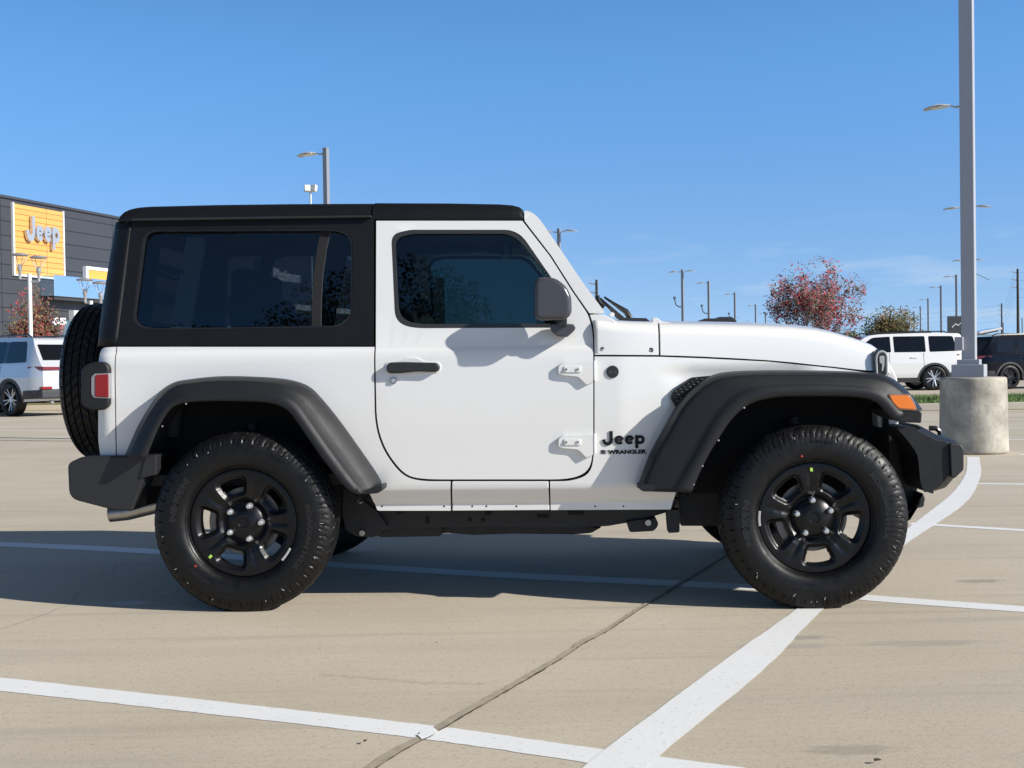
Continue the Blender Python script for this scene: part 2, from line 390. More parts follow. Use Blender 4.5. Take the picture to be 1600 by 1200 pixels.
# small marks that the photograph shows on both near wheels
def chip(parent, name, a, r, sx, sz, m, y=-.1245, rot=None):
    bm = bmesh.new(); add_box(bm, (r*math.cos(a), y, r*math.sin(a)), (sx, .0012, sz), 0, Matrix.Rotation(-(a if rot is None else rot), 4, 'Y'))
    return from_bm(name, bm, m, parent)
def place_wheel(w_, loc, spin, flip=False):
    w_.location = loc; w_.rotation_euler = (0, spin, math.pi if flip else 0)
    if flip: w_.rotation_euler = Euler((0, spin, math.pi))
wheels = [wheel0]+[dup(wheel0, J) for _ in range(4)]
random.seed(5)
place_wheel(wheels[0], (1.235, -.799, .387), -R(23))        # front near: spokes at 95 degrees
place_wheel(wheels[1], (-1.222, -.799, .387), R(1))
place_wheel(wheels[2], (1.235, .799, .387), R(10), True)
place_wheel(wheels[3], (-1.222, .799, .387), R(40), True)
for w_, sa, ga, wa in ((wheels[0], 102, 93, 173), (wheels[1], 222, 225, 318)):
    s0 = w_.rotation_euler.y
    f = lambda deg: R(deg)+s0
    chip(w_, 'sticker', f(ga), .207, .016, .011, STK_G, y=-.0865)
    chip(w_, 'paint_dot', f(sa), .272, .007, .007, STK_R, y=-.1222)
    bm = bmesh.new()
    for k in range(6): 
        a = f(wa+k*2.6); add_box(bm, (.236*math.cos(a), -.106, .236*math.sin(a)), (.010, .004, .011), 0, Matrix.Rotation(-a, 4, 'Y'))
    from_bm('balance_weight', bm, mat('zinc weight', (.42, .42, .42), .5), w_, bev=.002)
    for k in range(16):
        a = f(random.uniform(0, 360)); r = random.uniform(.335, .353)
        chip(w_, 'rubber_flash', a, r, random.uniform(.005, .016), .0012, STK_W, y=-.1222+max(0, r-.342)*.25, rot=a+random.uniform(-.5, .5))

sp = wheels[4]; sx_, sz_ = car(147, 600, 0)
sp.location = (-2.145, .03, 1.0); sp.rotation_euler = Euler((0, 0, -math.pi/2))
# ---- body sides
WIN_DOOR = [(611, 366, 14), (640, 359, 8), (798, 359, 10), (816, 368, 14), (868, 443, 10), (886, 480, 10), (884, 512, 14), (640, 513, 26), (617, 500, 16)]
WIN_REAR = [(222, 368, 10), (234, 359, 10), (532, 357.5, 16), (551, 371, 14), (550, 496, 14), (534, 512, 12), (226, 516, 18), (205, 505, 12)]
door_out = [(588, 345), (700, 345), (816, 345), (859, 400), (894, 455), (918, 490, 6), (924.5, 510, 6), (926.8, 532), (927, 700, 24), (922, 735, 34), (893, 749, 30), (660, 749, 30), (632, 742, 20), (602, 704, 30), (588, 660, 30)]
rear_out = [(183, 542), (585, 542), (585, 662, 30), (599, 706, 30), (629, 744, 20), (657, 752, 20), (704, 752), (704, 798), (590, 798, 3), (577, 770), (532, 716), (480, 651), (450, 622), (377, 616), (290, 617), (262, 632), (238, 665), (214, 716), (183, 716)]
rock_mid = [(706.5, 752), (857, 752), (858.5, 797), (706.5, 798)]
front_out = [(859.5, 752), (894, 752, 20), (924, 740, 30), (929, 702, 20), (929, 557), (1031, 557.5), (1100, 560), (1200, 565), (1300, 575), (1362, 583), (1366, 600), (1366, 612), (1277, 608), (1190, 612), (1155, 628), (1135, 650), (1106, 692), (1066, 756), (1056, 770), (1048, 796, 2), (860.5, 797)]
corner_out = [(152, 555, 10), (158, 543, 8), (181, 542), (181, 716), (155, 716, 4), (150, 690)]
cowl_xs = [.35+.05*k for k in range(30)]
def scoop(x, z):      # shallow pressed recess on the front wing, running to the vent
    u = (x-.55)/.42; v = (1.045-z)/.30
    if not (0 < u < 1.6 and 0 < v < 1.3): return 0
    e = min(1, u/(.10+.55*v)) if v < 1 else 0
    t = max(0, min(1, (u-.9*v*.35)/.45)); b = max(0, min(1, v/.16)); c = max(0, min(1, (1.0-v)/.35))
    t = t*t*(3-2*t); c = c*c*(3-2*c)
    return -.019*t*b*c
for s in (-1, 1):
    rq = panel('rear_quarter_panel', rear_out, WHITE, J, s=s)
    panel('rear_corner_panel', corner_out, WHITE, J, s=s, fn=lambda x, z: -.06*max(0, (-1.83-x)/.1)**2, xs=[-1.93+.01*k for k in range(12)])
    panel('rocker_panel', rock_mid, WHITE, J, s=s)
    fp = panel('front_wing_panel', front_out, WHITE, J, s=s, xs=cowl_xs+[.375+.05*k for k in range(12)], zs=ZS+[.72+.02*k for k in range(20)], fn=scoop)
    dr = panel('door', door_out, WHITE, J, holes=[WIN_DOOR], s=s, bev=.005, thick=.035, xs=[-1+.06*k for k in range(30)])
    inner = [(x+(4 if x < 700 else -4), y+(4 if y < 430 else -4.5), r) for x, y, r in WIN_DOOR]
    panel('window_seal', [(x+(0.5 if x < 700 else -0.5), y+(.5 if y < 430 else -.5), r) for x, y, r in WIN_DOOR], SEAL, dr, holes=[[(x+(6 if x < 700 else -6), y+(6 if y < 430 else -6.5), r) for x, y, r in WIN_DOOR]], s=s, off=-.002, thick=.02, bev=.003)
    panel('window_glass', inner, GL_DOOR, dr, s=s, off=-.014, thick=.004, bev=0)
    panel('door_gap_shade', [(583, 341), (823, 341), (864, 397), (899, 452), (924, 488), (931, 508), (932, 532), (932, 704, 24), (926, 741, 34), (895, 756, 30), (656, 756, 30), (628, 747, 20), (597, 708, 30), (583, 662, 30)], DARK, J, holes=[[(x+(-4 if x < 700 else 4), y+(-4 if y < 430 else 5), r) for x, y, r in WIN_DOOR]], s=s, off=-.026, thick=.008, bev=0)  # added dark sheet behind door and pillar, shade of the gaps as black colour
    # hardtop side
    ht = panel('hardtop_side', [(183, 540), (584, 540), (584, 341), (208, 341, 4), (205, 352)], HARDTOP, J, holes=[[(x, y, r) for x, y, r in WIN_REAR]], s=s, thick=.03, bev=.005)
    panel('window_frame', [(x+(.5 if x < 400 else -.5), y+(.5 if y < 430 else -.5), r) for x, y, r in WIN_REAR], mat('satin black window surround', (.012, .012, .0135), .38), ht, holes=[[(x+(4 if x < 400 else -2), y+(2.5 if y < 430 else -3), r) for x, y, r in WIN_REAR]], s=s, off=-.001, thick=.035, bev=.003)
    panel('window_glass', [(x+(4 if x < 400 else -2), y+(2 if y < 430 else -4), r) for x, y, r in WIN_REAR], GL_REAR, ht, s=s, off=-.024, thick=.004, bev=0)
    panel('window_divider', [(502, 356), (517, 356), (509, 392), (504, 430), (501.5, 470), (501, 516), (487, 516), (488, 470), (490.5, 430), (495, 392)], DARK, ht, s=s, off=-.0225, thick=.004, bev=0)
    panel('divider_edge', [(517, 356), (518.5, 356), (510.3, 392), (505.2, 430), (502.7, 470), (502.2, 516), (501, 516), (501.5, 470), (504, 430), (509, 392)], mat('divider edge trim', (.05, .052, .055), .4), ht, s=s, off=-.0225, thick=.004, bev=0)
    bm = bmesh.new()
# details on the near and the far side alike: bolts, badges
def disc_on(name, px, py, r, m, parent, proud=.006, s=-1, off=0, n=24):
    x, z = SP(px, py, off); y = half(x, z)+off
    return cyl(name, (x, s*(y-.01), z), (x, s*(y+proud), z), r, m, parent, r2=r*.86, n=n, bev=0)
def wrap_on(o, s, lift):
    mid = sum(abs(v.co.y) for v in o.data.vertices)/len(o.data.vertices)
    for v in o.data.vertices: v.co.y = s*(abs(v.co.y)-mid+half(v.co.x, v.co.z)+lift+scoop(v.co.x, v.co.z))
doors = [o for o in J.children if o.name.startswith('door')]
wings = [o for o in J.children if o.name.startswith('front_wing_panel')]
for s, dr, fp in ((-1, doors[0], wings[0]), (1, doors[1], wings[1])):
    sb = disc_on('side_badge', 957, 581, .0305, BADGE, fp, s=s)
    x, z = SP(957, 581); y = half(x, z)
    text_mesh('badge_lettering', '4x4', .03, GREYM if False else mat('dark grey lettering', (.05, .05, .055), .3), fp, extrude=.001, offset=.001, fit=(.036, .014),
              matrix=Matrix.Translation((x, s*(y+.0065), z)) @ Matrix.Rotation(math.pi/2, 4, 'X') if s < 0 else Matrix.Translation((x, s*(y+.0065), z)) @ Matrix.Rotation(math.pi, 4, 'Z') @ Matrix.Rotation(math.pi/2, 4, 'X'))
    # handle: recess cup, grip, lock
    slab('handle_recess', [(600, 575, 6), (604, 565, 6), (628, 562, 6), (634, 558.5, 6), (652, 558.5, 8), (664, 565, 6), (686, 565, 6), (690.5, 574, 6), (686, 583, 6), (640, 587, 6), (604, 584.5, 6)], -.8035, -.79, WHITE, dr, bev=.003, s=-s)
    slab('door_handle', [(602.5, 575, 7), (606, 566.5, 6), (630, 565.5, 5), (683, 567, 5), (687.5, 574, 5), (683, 581.5, 5), (652, 580.5, 3), (622, 583.5, 4), (606, 583.5, 5)], -.832, -.80, PLAST if False else BPLAST, dr, bev=.008, s=-s, seg=3)
    disc_on('door_lock', 615, 594.5, .017, STEEL, dr, s=s, proud=.008)
    disc_on('lock_cylinder', 615, 594.5, .010, CHROME, dr, s=s, proud=.012)
    for hy in (578, 692):
        h = slab('hinge', [(872, hy-6, 3), (880, hy-12, 3), (910, hy-13, 3), (926.5, hy-15, 2), (926.5, hy+19, 2), (916, hy+24, 3), (903, hy+11, 4), (880, hy+9, 3), (872, hy+6, 3)], -.819, -.80, WHITE, dr, bev=.006, s=-s, seg=3)
        slab('hinge_plate', [(881, hy-6, 2), (908, hy-6, 2), (908, hy+4, 2), (881, hy+4, 2)], -.824, -.815, WHITE, h, bev=.002, s=-s)
        for hx in (885, 903):
            x, z = car(hx, hy-1, -.835); cyl('hinge_bolt', (x, s*.82, z), (x, s*.828, z), .0075, GREYPAINT, h, r2=.0065, n=12)
            cyl('bolt_socket', (x, s*.8275, z), (x, s*.8288, z), .0035, BADGE, h, n=6)
        x, z = car(929, hy, -.82); cyl('hinge_pin', (x, s*.812, z-.045), (x, s*.812, z+.04), .009, WHITE, h, n=12)
    for bx, by in ((941, 546), (1017, 547)): disc_on('bolt_recess', bx, by, .0125, BADGE, fp, s=s, proud=.005); disc_on('cowl_bolt', bx, by, .006, STEEL, fp, s=s, proud=.008)
    for bx in (597, 694, 738, 760, 807, 930, 974):
        x, z = SP(bx, 791); y = half(x, z); cyl('rocker_bolt', (x, s*(y-.01), z), (x, s*(y+.0008), z), .0042, BADGE, fp, n=10)
    # lettering
    x, z = SP(974, 687); y = half(x, z)
    base = Matrix.Rotation(math.pi/2, 4, 'X') if s < 0 else Matrix.Rotation(math.pi, 4, 'Z') @ Matrix.Rotation(math.pi/2, 4, 'X')
    lt = glyphs('jeep_lettering', LETTER, fp, (.186, .076), .006, Matrix.Translation((x, s*(y+.003), z)) @ base); wrap_on(lt, s, .002)
    x, z = SP(980, 706); y = half(x, z)
    lt = text_mesh('wrangler_lettering', 'WRANGLER', .03, LETTER, fp, extrude=.001, offset=.0016, fit=(.168, .0185), matrix=Matrix.Translation((x, s*(y+.001), z)) @ base); wrap_on(lt, s, .0015)
    x, z = SP(943.5, 706); y = half(x, z)
    bm = bmesh.new()
    for k in range(4): add_box(bm, (x-(.004 if k % 2 else 0)*s*-1, s*(y+.001), z-.006+.0042*k), (.022-.004*(k % 2), .003, .0032))
    from_bm('flag_badge', bm, BADGE, fp)
for o in list(J.children):       # the name keeps the kind, not the brand
    for c in o.children:
        if c.name.startswith('jeep_lettering') or c.name.startswith('wrangler_lettering'): c.name = 'model_lettering'
# ---- hardtop: rear corners, roof slabs, tailgate
def zsec(px, py, y=-.70): return car(px, py, y)
for s in (-1, 1):
    vs = []; rows = 14; cols = 10
    for i in range(rows):
        t = i/(rows-1); py = 540-(540-345)*t
        xs_, z = SP(182.2+(209.4-184.4)*t*1.0, py); h = half(xs_, z); xr, _ = car(155+(184-155)*t**1.25, py, -(h-.11))
        for j in range(cols):
            a = math.pi/2*j/(cols-1)
            r = xs_-xr
            vs.append((xs_-r*math.sin(a), s*(h-min(.11, r*.9)*(1-math.cos(a))), z))
    o = from_py('hardtop_corner', vs, grid_faces(rows, cols), HARDTOP, J); m = o.modifiers.new('t', 'SOLIDIFY'); m.thickness = .02; m.offset = -1
def roof(name, stations, mat_, n=15, ybot=.006):
    # stations: (px, py_top, py_bottom); half width follows the body side
    vs = []; rows = []
    for px, pt, pb in stations:
        x0, zb = SP(px, pb); x1, zt = car(px, pt, -.60); hb = half(x0, zb)-.003; sec = []
        for k in range(n):
            a = math.pi/2*k/(n-1); sec.append((-(hb-.10)-.10*math.cos(a)**.7 if k < n-1 else -(hb-.10), zb+(zt-zb)*math.sin(a)**.8))
        sec = [(-hb+.02, zb-.0)]+sec
        full = sec+[(-.35, zt+.006), (0, zt+.01), (.35, zt+.006)]+[(-y, z) for y, z in sec[::-1]]
        rows.append([(x0, y, z) for y, z in full])
    m = len(rows[0]); vs = [v for r in rows for v in r]; fs = grid_faces(len(rows), m, closed_c=True)
    fs.append(list(range(m))[::-1]); fs.append(list(range((len(rows)-1)*m, len(rows)*m)))
    return from_py(name, vs, fs, mat_, J, angle=45)
rr = roof('hardtop_roof', [(184.5, 341, 346), (186, 336, 346), (190, 331, 346), (197, 327.5, 346), (207, 325, 346), (215, 324, 345.5), (230, 323, 345), (330, 320.5, 343), (450, 319, 341.5), (570, 318.5, 340), (579.5, 318.5, 340)], HARDTOP)
rf = roof('front_roof_panel', [(582, 318, 342), (584, 317.5, 342.5), (700, 318, 343), (780, 319.5, 343), (800, 321, 343), (811, 324, 343), (816, 328, 343.5), (817.5, 334, 343.5)], HARDTOP)
slab('drip_rail', [(206, 341), (580, 336), (580, 339.5), (206, 345)], -.705, -.66, BPLAST, J, bev=.002)
# tailgate and rear wall
xr, zb = car(156, 545, -.70); xr2, zt = car(200, 345, -.6)
slab('tailgate', [(-1.905, 1.14), (-1.90, .60), (-1.86, .60), (-1.865, 1.14)], -.66, .66, WHITE, J, local=True)
slab('rear_glass', [(-1.90, 1.15), (-1.80, 1.72), (-1.79, 1.72), (-1.89, 1.15)], -.60, .60, GL_REAR, J, local=True, bev=0)
slab('rear_roof_beam', [(-1.82, 1.66), (-1.80, 1.76), (-1.70, 1.78), (-1.70, 1.70), (-1.78, 1.66)], -.60, .60, HARDTOP, J, local=True)
slab('spare_wheel_bracket', [(-2.02, 1.1), (-2.02, .9), (-1.89, .85), (-1.89, 1.15)], -.12, .12, CHASSIS, J, local=True)
# ---- windscreen frame, glass
AP = [(819, 331, 3), (826, 329, 8), (845, 335, 14), (872, 371), (915, 438), (946, 489, 4), (920, 490), (905, 468), (885, 437), (850, 380), (822, 345, 4)]
for s in (-1, 1):
    ap = panel('windscreen_pillar', [(819.5, 329, 2), (828, 330, 8), (841, 339, 12), (872, 384), (911, 442), (946, 489, 3), (921, 489.5), (896.5, 454.5), (861.5, 399.5), (819.5, 345, 2)], WHITE, J, s=s, thick=.07, bev=.012, seg=3)
x0, z0 = SP(838, 338); x1, z1 = SP(938, 489); x0 -= .06
slab('windscreen_header', [(x0-.06, z0+.005), (x0+.0, z0+.0), (x0+.04, z0-.06), (x0+.0, z0-.07), (x0-.06, z0-.03)], -.62, .62, WHITE, J, local=True, bev=.01)
slab('windscreen_glass', [(x0+.035, z0-.06), (x1-.015, z1+.0), (x1-.03, z1+.0), (x0+.02, z0-.06)], -.66, .66, GL_WIN, J, local=True, bev=0)
# ---- cowl and bonnet
def bonnet(name, st, mat_, round_=.06, front=False):
    rows = []
    for px, pt, pb in st:
        xb, zb = SP(px, pb); h = half(xb, zb)+.0
        _, zt = car(px, pt, -(h-.08)); rd = min(round_, (zt-zb)*.8); sec = [(-h+.02, zb), (-h, zb+.002), (-h, zb+.01), (-h+.002, zb+(zt-zb-rd)*.5), (-h+.004, zt-rd)]
        for k in range(1, 9):
            a = math.pi/2*k/8; sec.append((-h+.004+rd*1.5*(1-math.cos(a)), zt-rd+rd*math.sin(a)))
        yy = -h+.004+rd*1.5
        bulge = .012
        sec += [(yy*.86, zt+.001), (yy*.82, zt+bulge*.25), (yy*.78, zt+bulge), (yy*.4, zt+bulge+.004), (0, zt+bulge+.006)]
        full = sec+[(-y, z) for y, z in sec[-2::-1]]
        rows.append([(xb, y, z) for y, z in full])
    m = len(rows[0]); fs = grid_faces(len(rows), m)
    o = from_py(name, [v for r in rows for v in r], fs, mat_, J, angle=50)
    sm = o.modifiers.new('t', 'SOLIDIFY'); sm.thickness = .008; sm.offset = -1
    return o
cw = bonnet('cowl', [(929, 495, 555), (936, 496, 555), (945, 497, 555), (960, 500, 555), (990, 501.5, 555.2), (1015, 502, 555.3), (1026.5, 502.5, 555.45), (1028, 502.5, 555.5), (1029, 502.5, 555.5)], WHITE)
hd = bonnet('bonnet', [(1031.5, 503.5, 555.6), (1032.8, 503.5, 555.65), (1034, 503.5, 555.7), (1060, 504, 556.5), (1100, 504.5, 558), (1150, 505.5, 560.5), (1200, 507, 563.5), (1240, 509, 567), (1275, 512.5, 571), (1305, 518, 574), (1330, 525, 577), (1350, 531, 579), (1368, 538, 580.5), (1378, 545, 582), (1386, 555, 583), (1390, 567, 584), (1391, 569, 584)], WHITE)
tb = [(x, y) for x, y in ((921, 491), (944, 491), (972, 499), (985, 503), (985, 555), (929, 555), (926, 515))]
panel('cowl_side', [(921.5, 491.5), (944, 491.5), (960, 500), (968, 520), (960, 554.5), (929, 554.5), (929, 530), (926.5, 507), (922, 494)], WHITE, J, s=-1, off=.0015, bev=.003)
panel('cowl_side', [(921.5, 491.5), (944, 491.5), (960, 500), (968, 520), (960, 554.5), (929, 554.5), (929, 530), (926.5, 507), (922, 494)], WHITE, J, s=1, off=.0015, bev=.003)
gx, gz = SP(1385, 575)
gr = slab('grille', [(1366, 583), (1372, 560, 4), (1388, 562, 10), (1402, 590), (1407, 625), (1404, 668), (1372, 668)], -.598, .598, WHITE, J, bev=.02, seg=3)
gxx, _ = car(1403, 620, -.598)
bm = bmesh.new()
for k in range(7): add_box(bm, (gxx+.008, (k-3)*.105, .80), (.02, .055, .26), 0, Matrix.Rotation(-.07, 4, 'Y'))
from_bm('grille_slot', bm, BADGE, gr, bev=.008)
for y in (-.47, .47): cyl('headlight', (gxx-.01, y, .86), (gxx+.022, y, .86), .095, mat('lamp glass', (.6, .62, .65), .08, coat=1, metal=.4), gr, n=32, bev=.006)
# bonnet latch, hinge, washer nozzle, wipers, cowl vent
for s in (1, -1):
    yy = -.612
    b_ = slab('bonnet_latch', [(1362, 596, 2), (1361, 582, 3), (1366, 580, 2), (1365, 552, 5), (1371, 545, 4), (1381, 546, 5), (1387, 554, 4), (1388, 590, 4), (1386, 598, 3)], yy-.035, yy+.06, BADGE, J, bev=.006, s=s)
    ring = rc([(1369, 556, 6), (1374, 549, 5), (1383, 550, 5), (1386, 556, 4), (1386, 585, 4), (1382, 589, 4), (1373, 589, 4), (1370, 583, 4)]); q = [car(a, b, yy-.04) for a, b in ring]
    tube('latch_loop', [(a, (yy-.037)*s, b) for a, b in q]+[(q[0][0], (yy-.037)*s, q[0][1])], .0055, CHROME if False else mat('grey latch rubber', (.38, .39, .39), .4), b_, n=8)
    slab('latch_hook', [(1374, 556, 3), (1382, 556, 3), (1382, 570, 2), (1380, 580, 2), (1377, 580, 2), (1378, 570), (1374, 566)], yy-.045, yy-.03, mat('grey latch rubber', (.38, .39, .39), .4), b_, bev=.003, s=s)
    slab('bonnet_hinge', [(1018, 501, 3), (1020, 496, 4), (1026, 496, 4), (1034, 502, 2), (1048, 504), (1048, 508), (1024, 508)], -.70, -.66, WHITE, J, bev=.004, s=s)
bm = bmesh.new()
p = [car(956, 492, -.66), ]
add_cyl(bm, (p[0][0], -.68, p[0][1]), (p[0][0], -.64, p[0][1]), .011, n=16)
from_bm('washer_nozzle', bm, WHITE, J, bev=.003)
a = car(968, 500, -.5); b = car(1012, 499, -.5)
slab('cowl_vent', [(966, 500), (970, 496, 2), (1010, 497, 2), (1016, 502), (1016, 506), (966, 506)], -.6, .6, BPLAST, J, bev=.003)
slab('bonnet_vent', [(1090, 502), (1102, 497.5), (1118, 497.5, 2), (1124, 495, 2), (1144, 495, 2), (1151, 501), (1151, 506), (1090, 506)], -.30, .30, BPLAST, J, bev=.003)
for yy, q in ((-.35, [(938, 466), (950, 478), (968, 496), (972, 499)]), (.05, [(944, 464), (958, 474), (978, 487), (985, 497)])):
    pts = [(car(a, b, yy)[0], yy, car(a, b, yy)[1]) for a, b in q]
    tube('wiper', pts, [.005, .009, .016, .016], BADGE, J, n=6)
q = [(933, 462), (936, 472), (944, 480)]
tube('wiper_blade', [(car(a, b, -.2)[0], -.2, car(a, b, -.2)[1]) for a, b in q], .012, BADGE, J, n=6)
# ---- wheel flares
def flare(name, curves, n=64, s=1, m=PLAST):
    rows = []
    for pts, y in curves:
        q = []
        for p in resample(pts, n):
            yy = y if not callable(y) else y(p.x)
            x, z = car(p.x, p.y, yy); q.append((x, yy*s, z))
        rows.append(q)
    fs = grid_faces(len(rows), n)
    o = from_py(name, [v for r in rows for v in r], fs, m, J, angle=62)
    sm = o.modifiers.new('t', 'SOLIDIFY'); sm.thickness = .004; sm.offset = 0
    return o
RA = [(195, 714), (215, 668), (234, 636), (252, 611), (270, 599), (290, 594), (342, 588.5), (395, 589), (440, 592), (465, 597), (482, 604), (496, 616), (528, 654), (570, 713), (592, 746), (597, 760)]
RB = [(200, 715), (222, 668), (240, 636), (257, 616), (272, 605), (290, 600.5), (342, 596), (395, 597), (436, 601), (457, 608), (472, 618), (484, 632), (520, 682), (560, 737), (577, 761), (580, 768)]
RB2 = [(212, 716), (236, 668), (254, 638), (268, 624), (282, 617), (298, 614), (345, 612), (395, 613), (426, 616), (446, 622), (460, 632), (472, 646), (508, 698), (545, 748), (560, 766), (566, 771)]
RC_ = [(227, 716), (248, 667), (264, 641), (277, 632), (292, 628.5), (310, 627), (350, 626), (395, 627), (420, 629), (438, 634), (452, 643), (463, 657), (497, 706), (530, 750), (546, 766), (560, 772)]
FA = [(996, 762), (1015, 711), (1035, 674), (1055, 638), (1070, 618), (1085, 604), (1102, 592), (1122, 584), (1150, 580.5), (1200, 579), (1280, 579.5), (1350, 582), (1380, 586), (1402, 597), (1424, 618), (1441, 640)]
FB = [(1002, 766), (1024, 713), (1044, 678), (1064, 643), (1078, 625), (1093, 611), (1110, 599), (1128, 592), (1155, 588), (1200, 586.5), (1280, 587), (1345, 590), (1374, 594), (1394, 602), (1416, 620), (1436, 643)]
FB2 = [(1052, 768), (1068, 742), (1085, 713), (1104, 678), (1118, 654), (1134, 634), (1150, 620), (1166, 611), (1185, 606), (1220, 603), (1290, 602.5), (1340, 605), (1366, 609), (1384, 618), (1398, 634), (1412, 651)]
FC = [(1080, 769), (1092, 740), (1108, 708), (1124, 682), (1138, 661), (1150, 647), (1163, 636), (1176, 629), (1193, 624), (1225, 619.5), (1290, 618.5), (1335, 620), (1360, 624), (1376, 634), (1388, 648), (1396, 656)]
def fbody(px):
    x, z = SP(px, 600); return -half(x, z)+.004
for s in (1, -1):
    mixc = lambda A_, B_, t: [(x+(u-x)*t, y+(v-y)*t) for (x, y), (u, v) in zip(A_, B_)]
    flare('rear_wheel_flare', [(RA, -.79), (RA, -.80), ([(x*.6+u*.4, y*.75+v*.25) for (x, y), (u, v) in zip(RA, RB)], -.870), (mixc(RA, RB, .85), -.902), (RB, -.911), (mixc(RB, RB2, .16), -.917), (mixc(RB, RB2, .8), -.930), (RB2, -.934), (mixc(RB2, RC_, .12), -.9405), (mixc(RB2, RC_, .85), -.9425), (RC_, -.939), (RC_, -.930), (RC_, -.80)], s=s)
    flare('front_wheel_flare', [(FA, fbody), (FA, lambda px: fbody(px)*.5-.425), ([(x*.5+u*.5, y*.6+v*.4) for (x, y), (u, v) in zip(FA, FB)], -.885), (mixc(FA, FB, .9), -.905), (FB, -.912), (mixc(FB, FB2, .14), -.918), (mixc(FB, FB2, .82), -.932), (FB2, -.936), (mixc(FB2, FC, .12), -.9425), (mixc(FB2, FC, .85), -.9435), (FC, -.938), (FC, -.928), (FC, -.72)], s=s)
    # front end of the flare below the lamp, ends of flares
    slab('flare_nose', [(1378, 640), (1396, 628, 4), (1436, 640, 3), (1441, 645, 3), (1440, 661, 3), (1410, 660, 6), (1396, 655, 6)], -.935, -.66, PLAST, J, bev=.008, s=s, taper=.96)
    slab('turn_signal', [(1390, 618, 3), (1420, 618, 3), (1428, 632, 3), (1431, 640, 3), (1404, 638, 5), (1395, 628, 4)], -.943, -.86, AMBER, J, bev=.004, s=s)
    slab('lamp_bezel', [(1387.5, 616, 3), (1422, 616, 3), (1431, 632, 3), (1433, 642, 3), (1403, 640.5, 5), (1392, 629, 4)], -.9405, -.86, mat('lamp surround', (.30, .16, .10), .3), J, bev=.004, s=s)
    slab('flare_foot', [(565, 770), (578, 764), (597, 758), (598, 766, 4), (590, 771, 3), (563, 773)], -.93, -.80, PLAST, J, bev=.004, s=s)
    slab('flare_foot', [(996, 760), (1004, 768, 3), (1080, 770), (1084, 762), (1004, 756)], -.925, -.795, PLAST, J, bev=.004, s=s)
    v = slab('wing_vent', [(1048, 622, 4), (1052, 612, 4), (1080, 590, 5), (1114, 587, 3), (1100, 600), (1060, 643, 3)], -.80, -.74, PLAST, J, bev=.005, s=s)
    bm = bmesh.new()
    for r_ in range(7):
        for c_ in range(8):
            px = 1056+c_*6.2+r_*-.4+(3 if r_ % 2 else 0); py = 618-c_*3.9+r_*4.6-6
            if px-1050 > (640-py)*1.05 or px > 1100 or py < 592: continue
            x, z = car(px, py, -.80); add_box(bm, (x, -.802*s, z), (.011, .006, .008), 0, Matrix.Rotation(-.5, 4, 'Y'))
    from_bm('vent_mesh', bm, BADGE, v, bev=.002)
    # clips along the flare edges
    for px, py in ((1163, 637), (1123, 688), (1098, 728), (1084, 757), (254, 666), (291, 631), (231, 703)):
        x, z = car(px, py, -.94); cyl('flare_clip', (x, -.93*s, z), (x, -.9415*s, z), .0038, CHROME, J, n=8)
# dark wheel houses
def well(name, C, y0, y1, s):
    q = [car(p.x, p.y, -.80) for p in resample(C, 30)]
    q = [(q[0][0], .45)]+q+[(q[-1][0], .45)]
    vs = [(x, -y0*s, z+.006) for x, z in q]+[(x, -y1*s, z+.006) for x, z in q]; n = len(q)
    fs = [(i, i+1, n+i+1, n+i) for i in range(n-1)]+[list(range(n, 2*n))]
    return from_py(name, vs, fs, DARK, J)
for s in (1, -1):
    well('wheel_house', RC_, .80, .52, s)
    well('wheel_house', FC, .72, .50, s)
# ---- bumpers
def bumper(name, sect, ys, m, bev=.012):
    """sect: side outline px; ys: [(y, x shift, scale z)] across the vehicle"""
    base = [car(a, b, ys[0][0]) for a, b in rc(sect)]; n = len(base)
    cz = sum(b for a, b in base)/n; cx = sum(a for a, b in base)/n; vs = []
    for y, dx, k in ys: vs += [(cx+(a-cx)*k+dx, y, cz+(b-cz)*k) for a, b in base]
    fs = grid_faces(len(ys), n, closed_c=True)+[list(range(n))[::-1], list(range((len(ys)-1)*n, len(ys)*n))]
    return from_py(name, vs, fs, m, J, bev=bev, seg=3)
bumper('front_bumper', [(1446, 668, 6), (1462, 676, 6), (1480, 686), (1500, 690, 4), (1507, 700, 4), (1507, 735, 5), (1496, 750, 3), (1484, 764, 4), (1461, 771, 3), (1456, 740), (1452, 690)], [(-.80, -.05, .97), (-.74, 0, 1), (-.45, .05, 1), (.45, .05, 1), (.74, 0, 1), (.80, -.05, .97)], PLAST)
for s in (1, -1):
    slab('bumper_end', [(1400, 668, 2), (1428, 666, 6), (1440, 680, 6), (1453, 706, 8), (1459, 772, 3), (1443, 767, 3), (1438, 752, 4), (1434, 710, 10), (1416, 685, 8)], -.84, -.55, PLAST, J, bev=.014, seg=3, s=s)
    slab('bumper_cap', [(1484, 692, 4), (1502, 694, 4), (1506.5, 702, 3), (1506.5, 734, 3), (1492, 748, 3), (1486, 745, 2)], -.815, -.70, BPLAST, J, bev=.008, s=s)
    tube('tow_hook', [(car(a, b, -.38)[0], -.38*s, car(a, b, -.38)[1]) for a, b in ((1452, 669), (1462, 669), (1468, 674), (1470, 684), (1470, 692))], .012, BADGE, J, n=8)
for s in (1, -1): slab('bumper_mount', [(1360, 640), (1400, 662), (1426, 690), (1436, 745), (1432, 775), (1405, 806), (1366, 790)], -.50, -.42, BPLAST, J, bev=.004, s=s)
slab('air_dam', [(1378, 800), (1400, 806), (1420, 812, 3), (1442, 770), (1446, 778, 3), (1444, 792, 3), (1430, 795), (1405, 822), (1385, 835), (1376, 820)], -.62, .62, BPLAST, J, bev=.006)
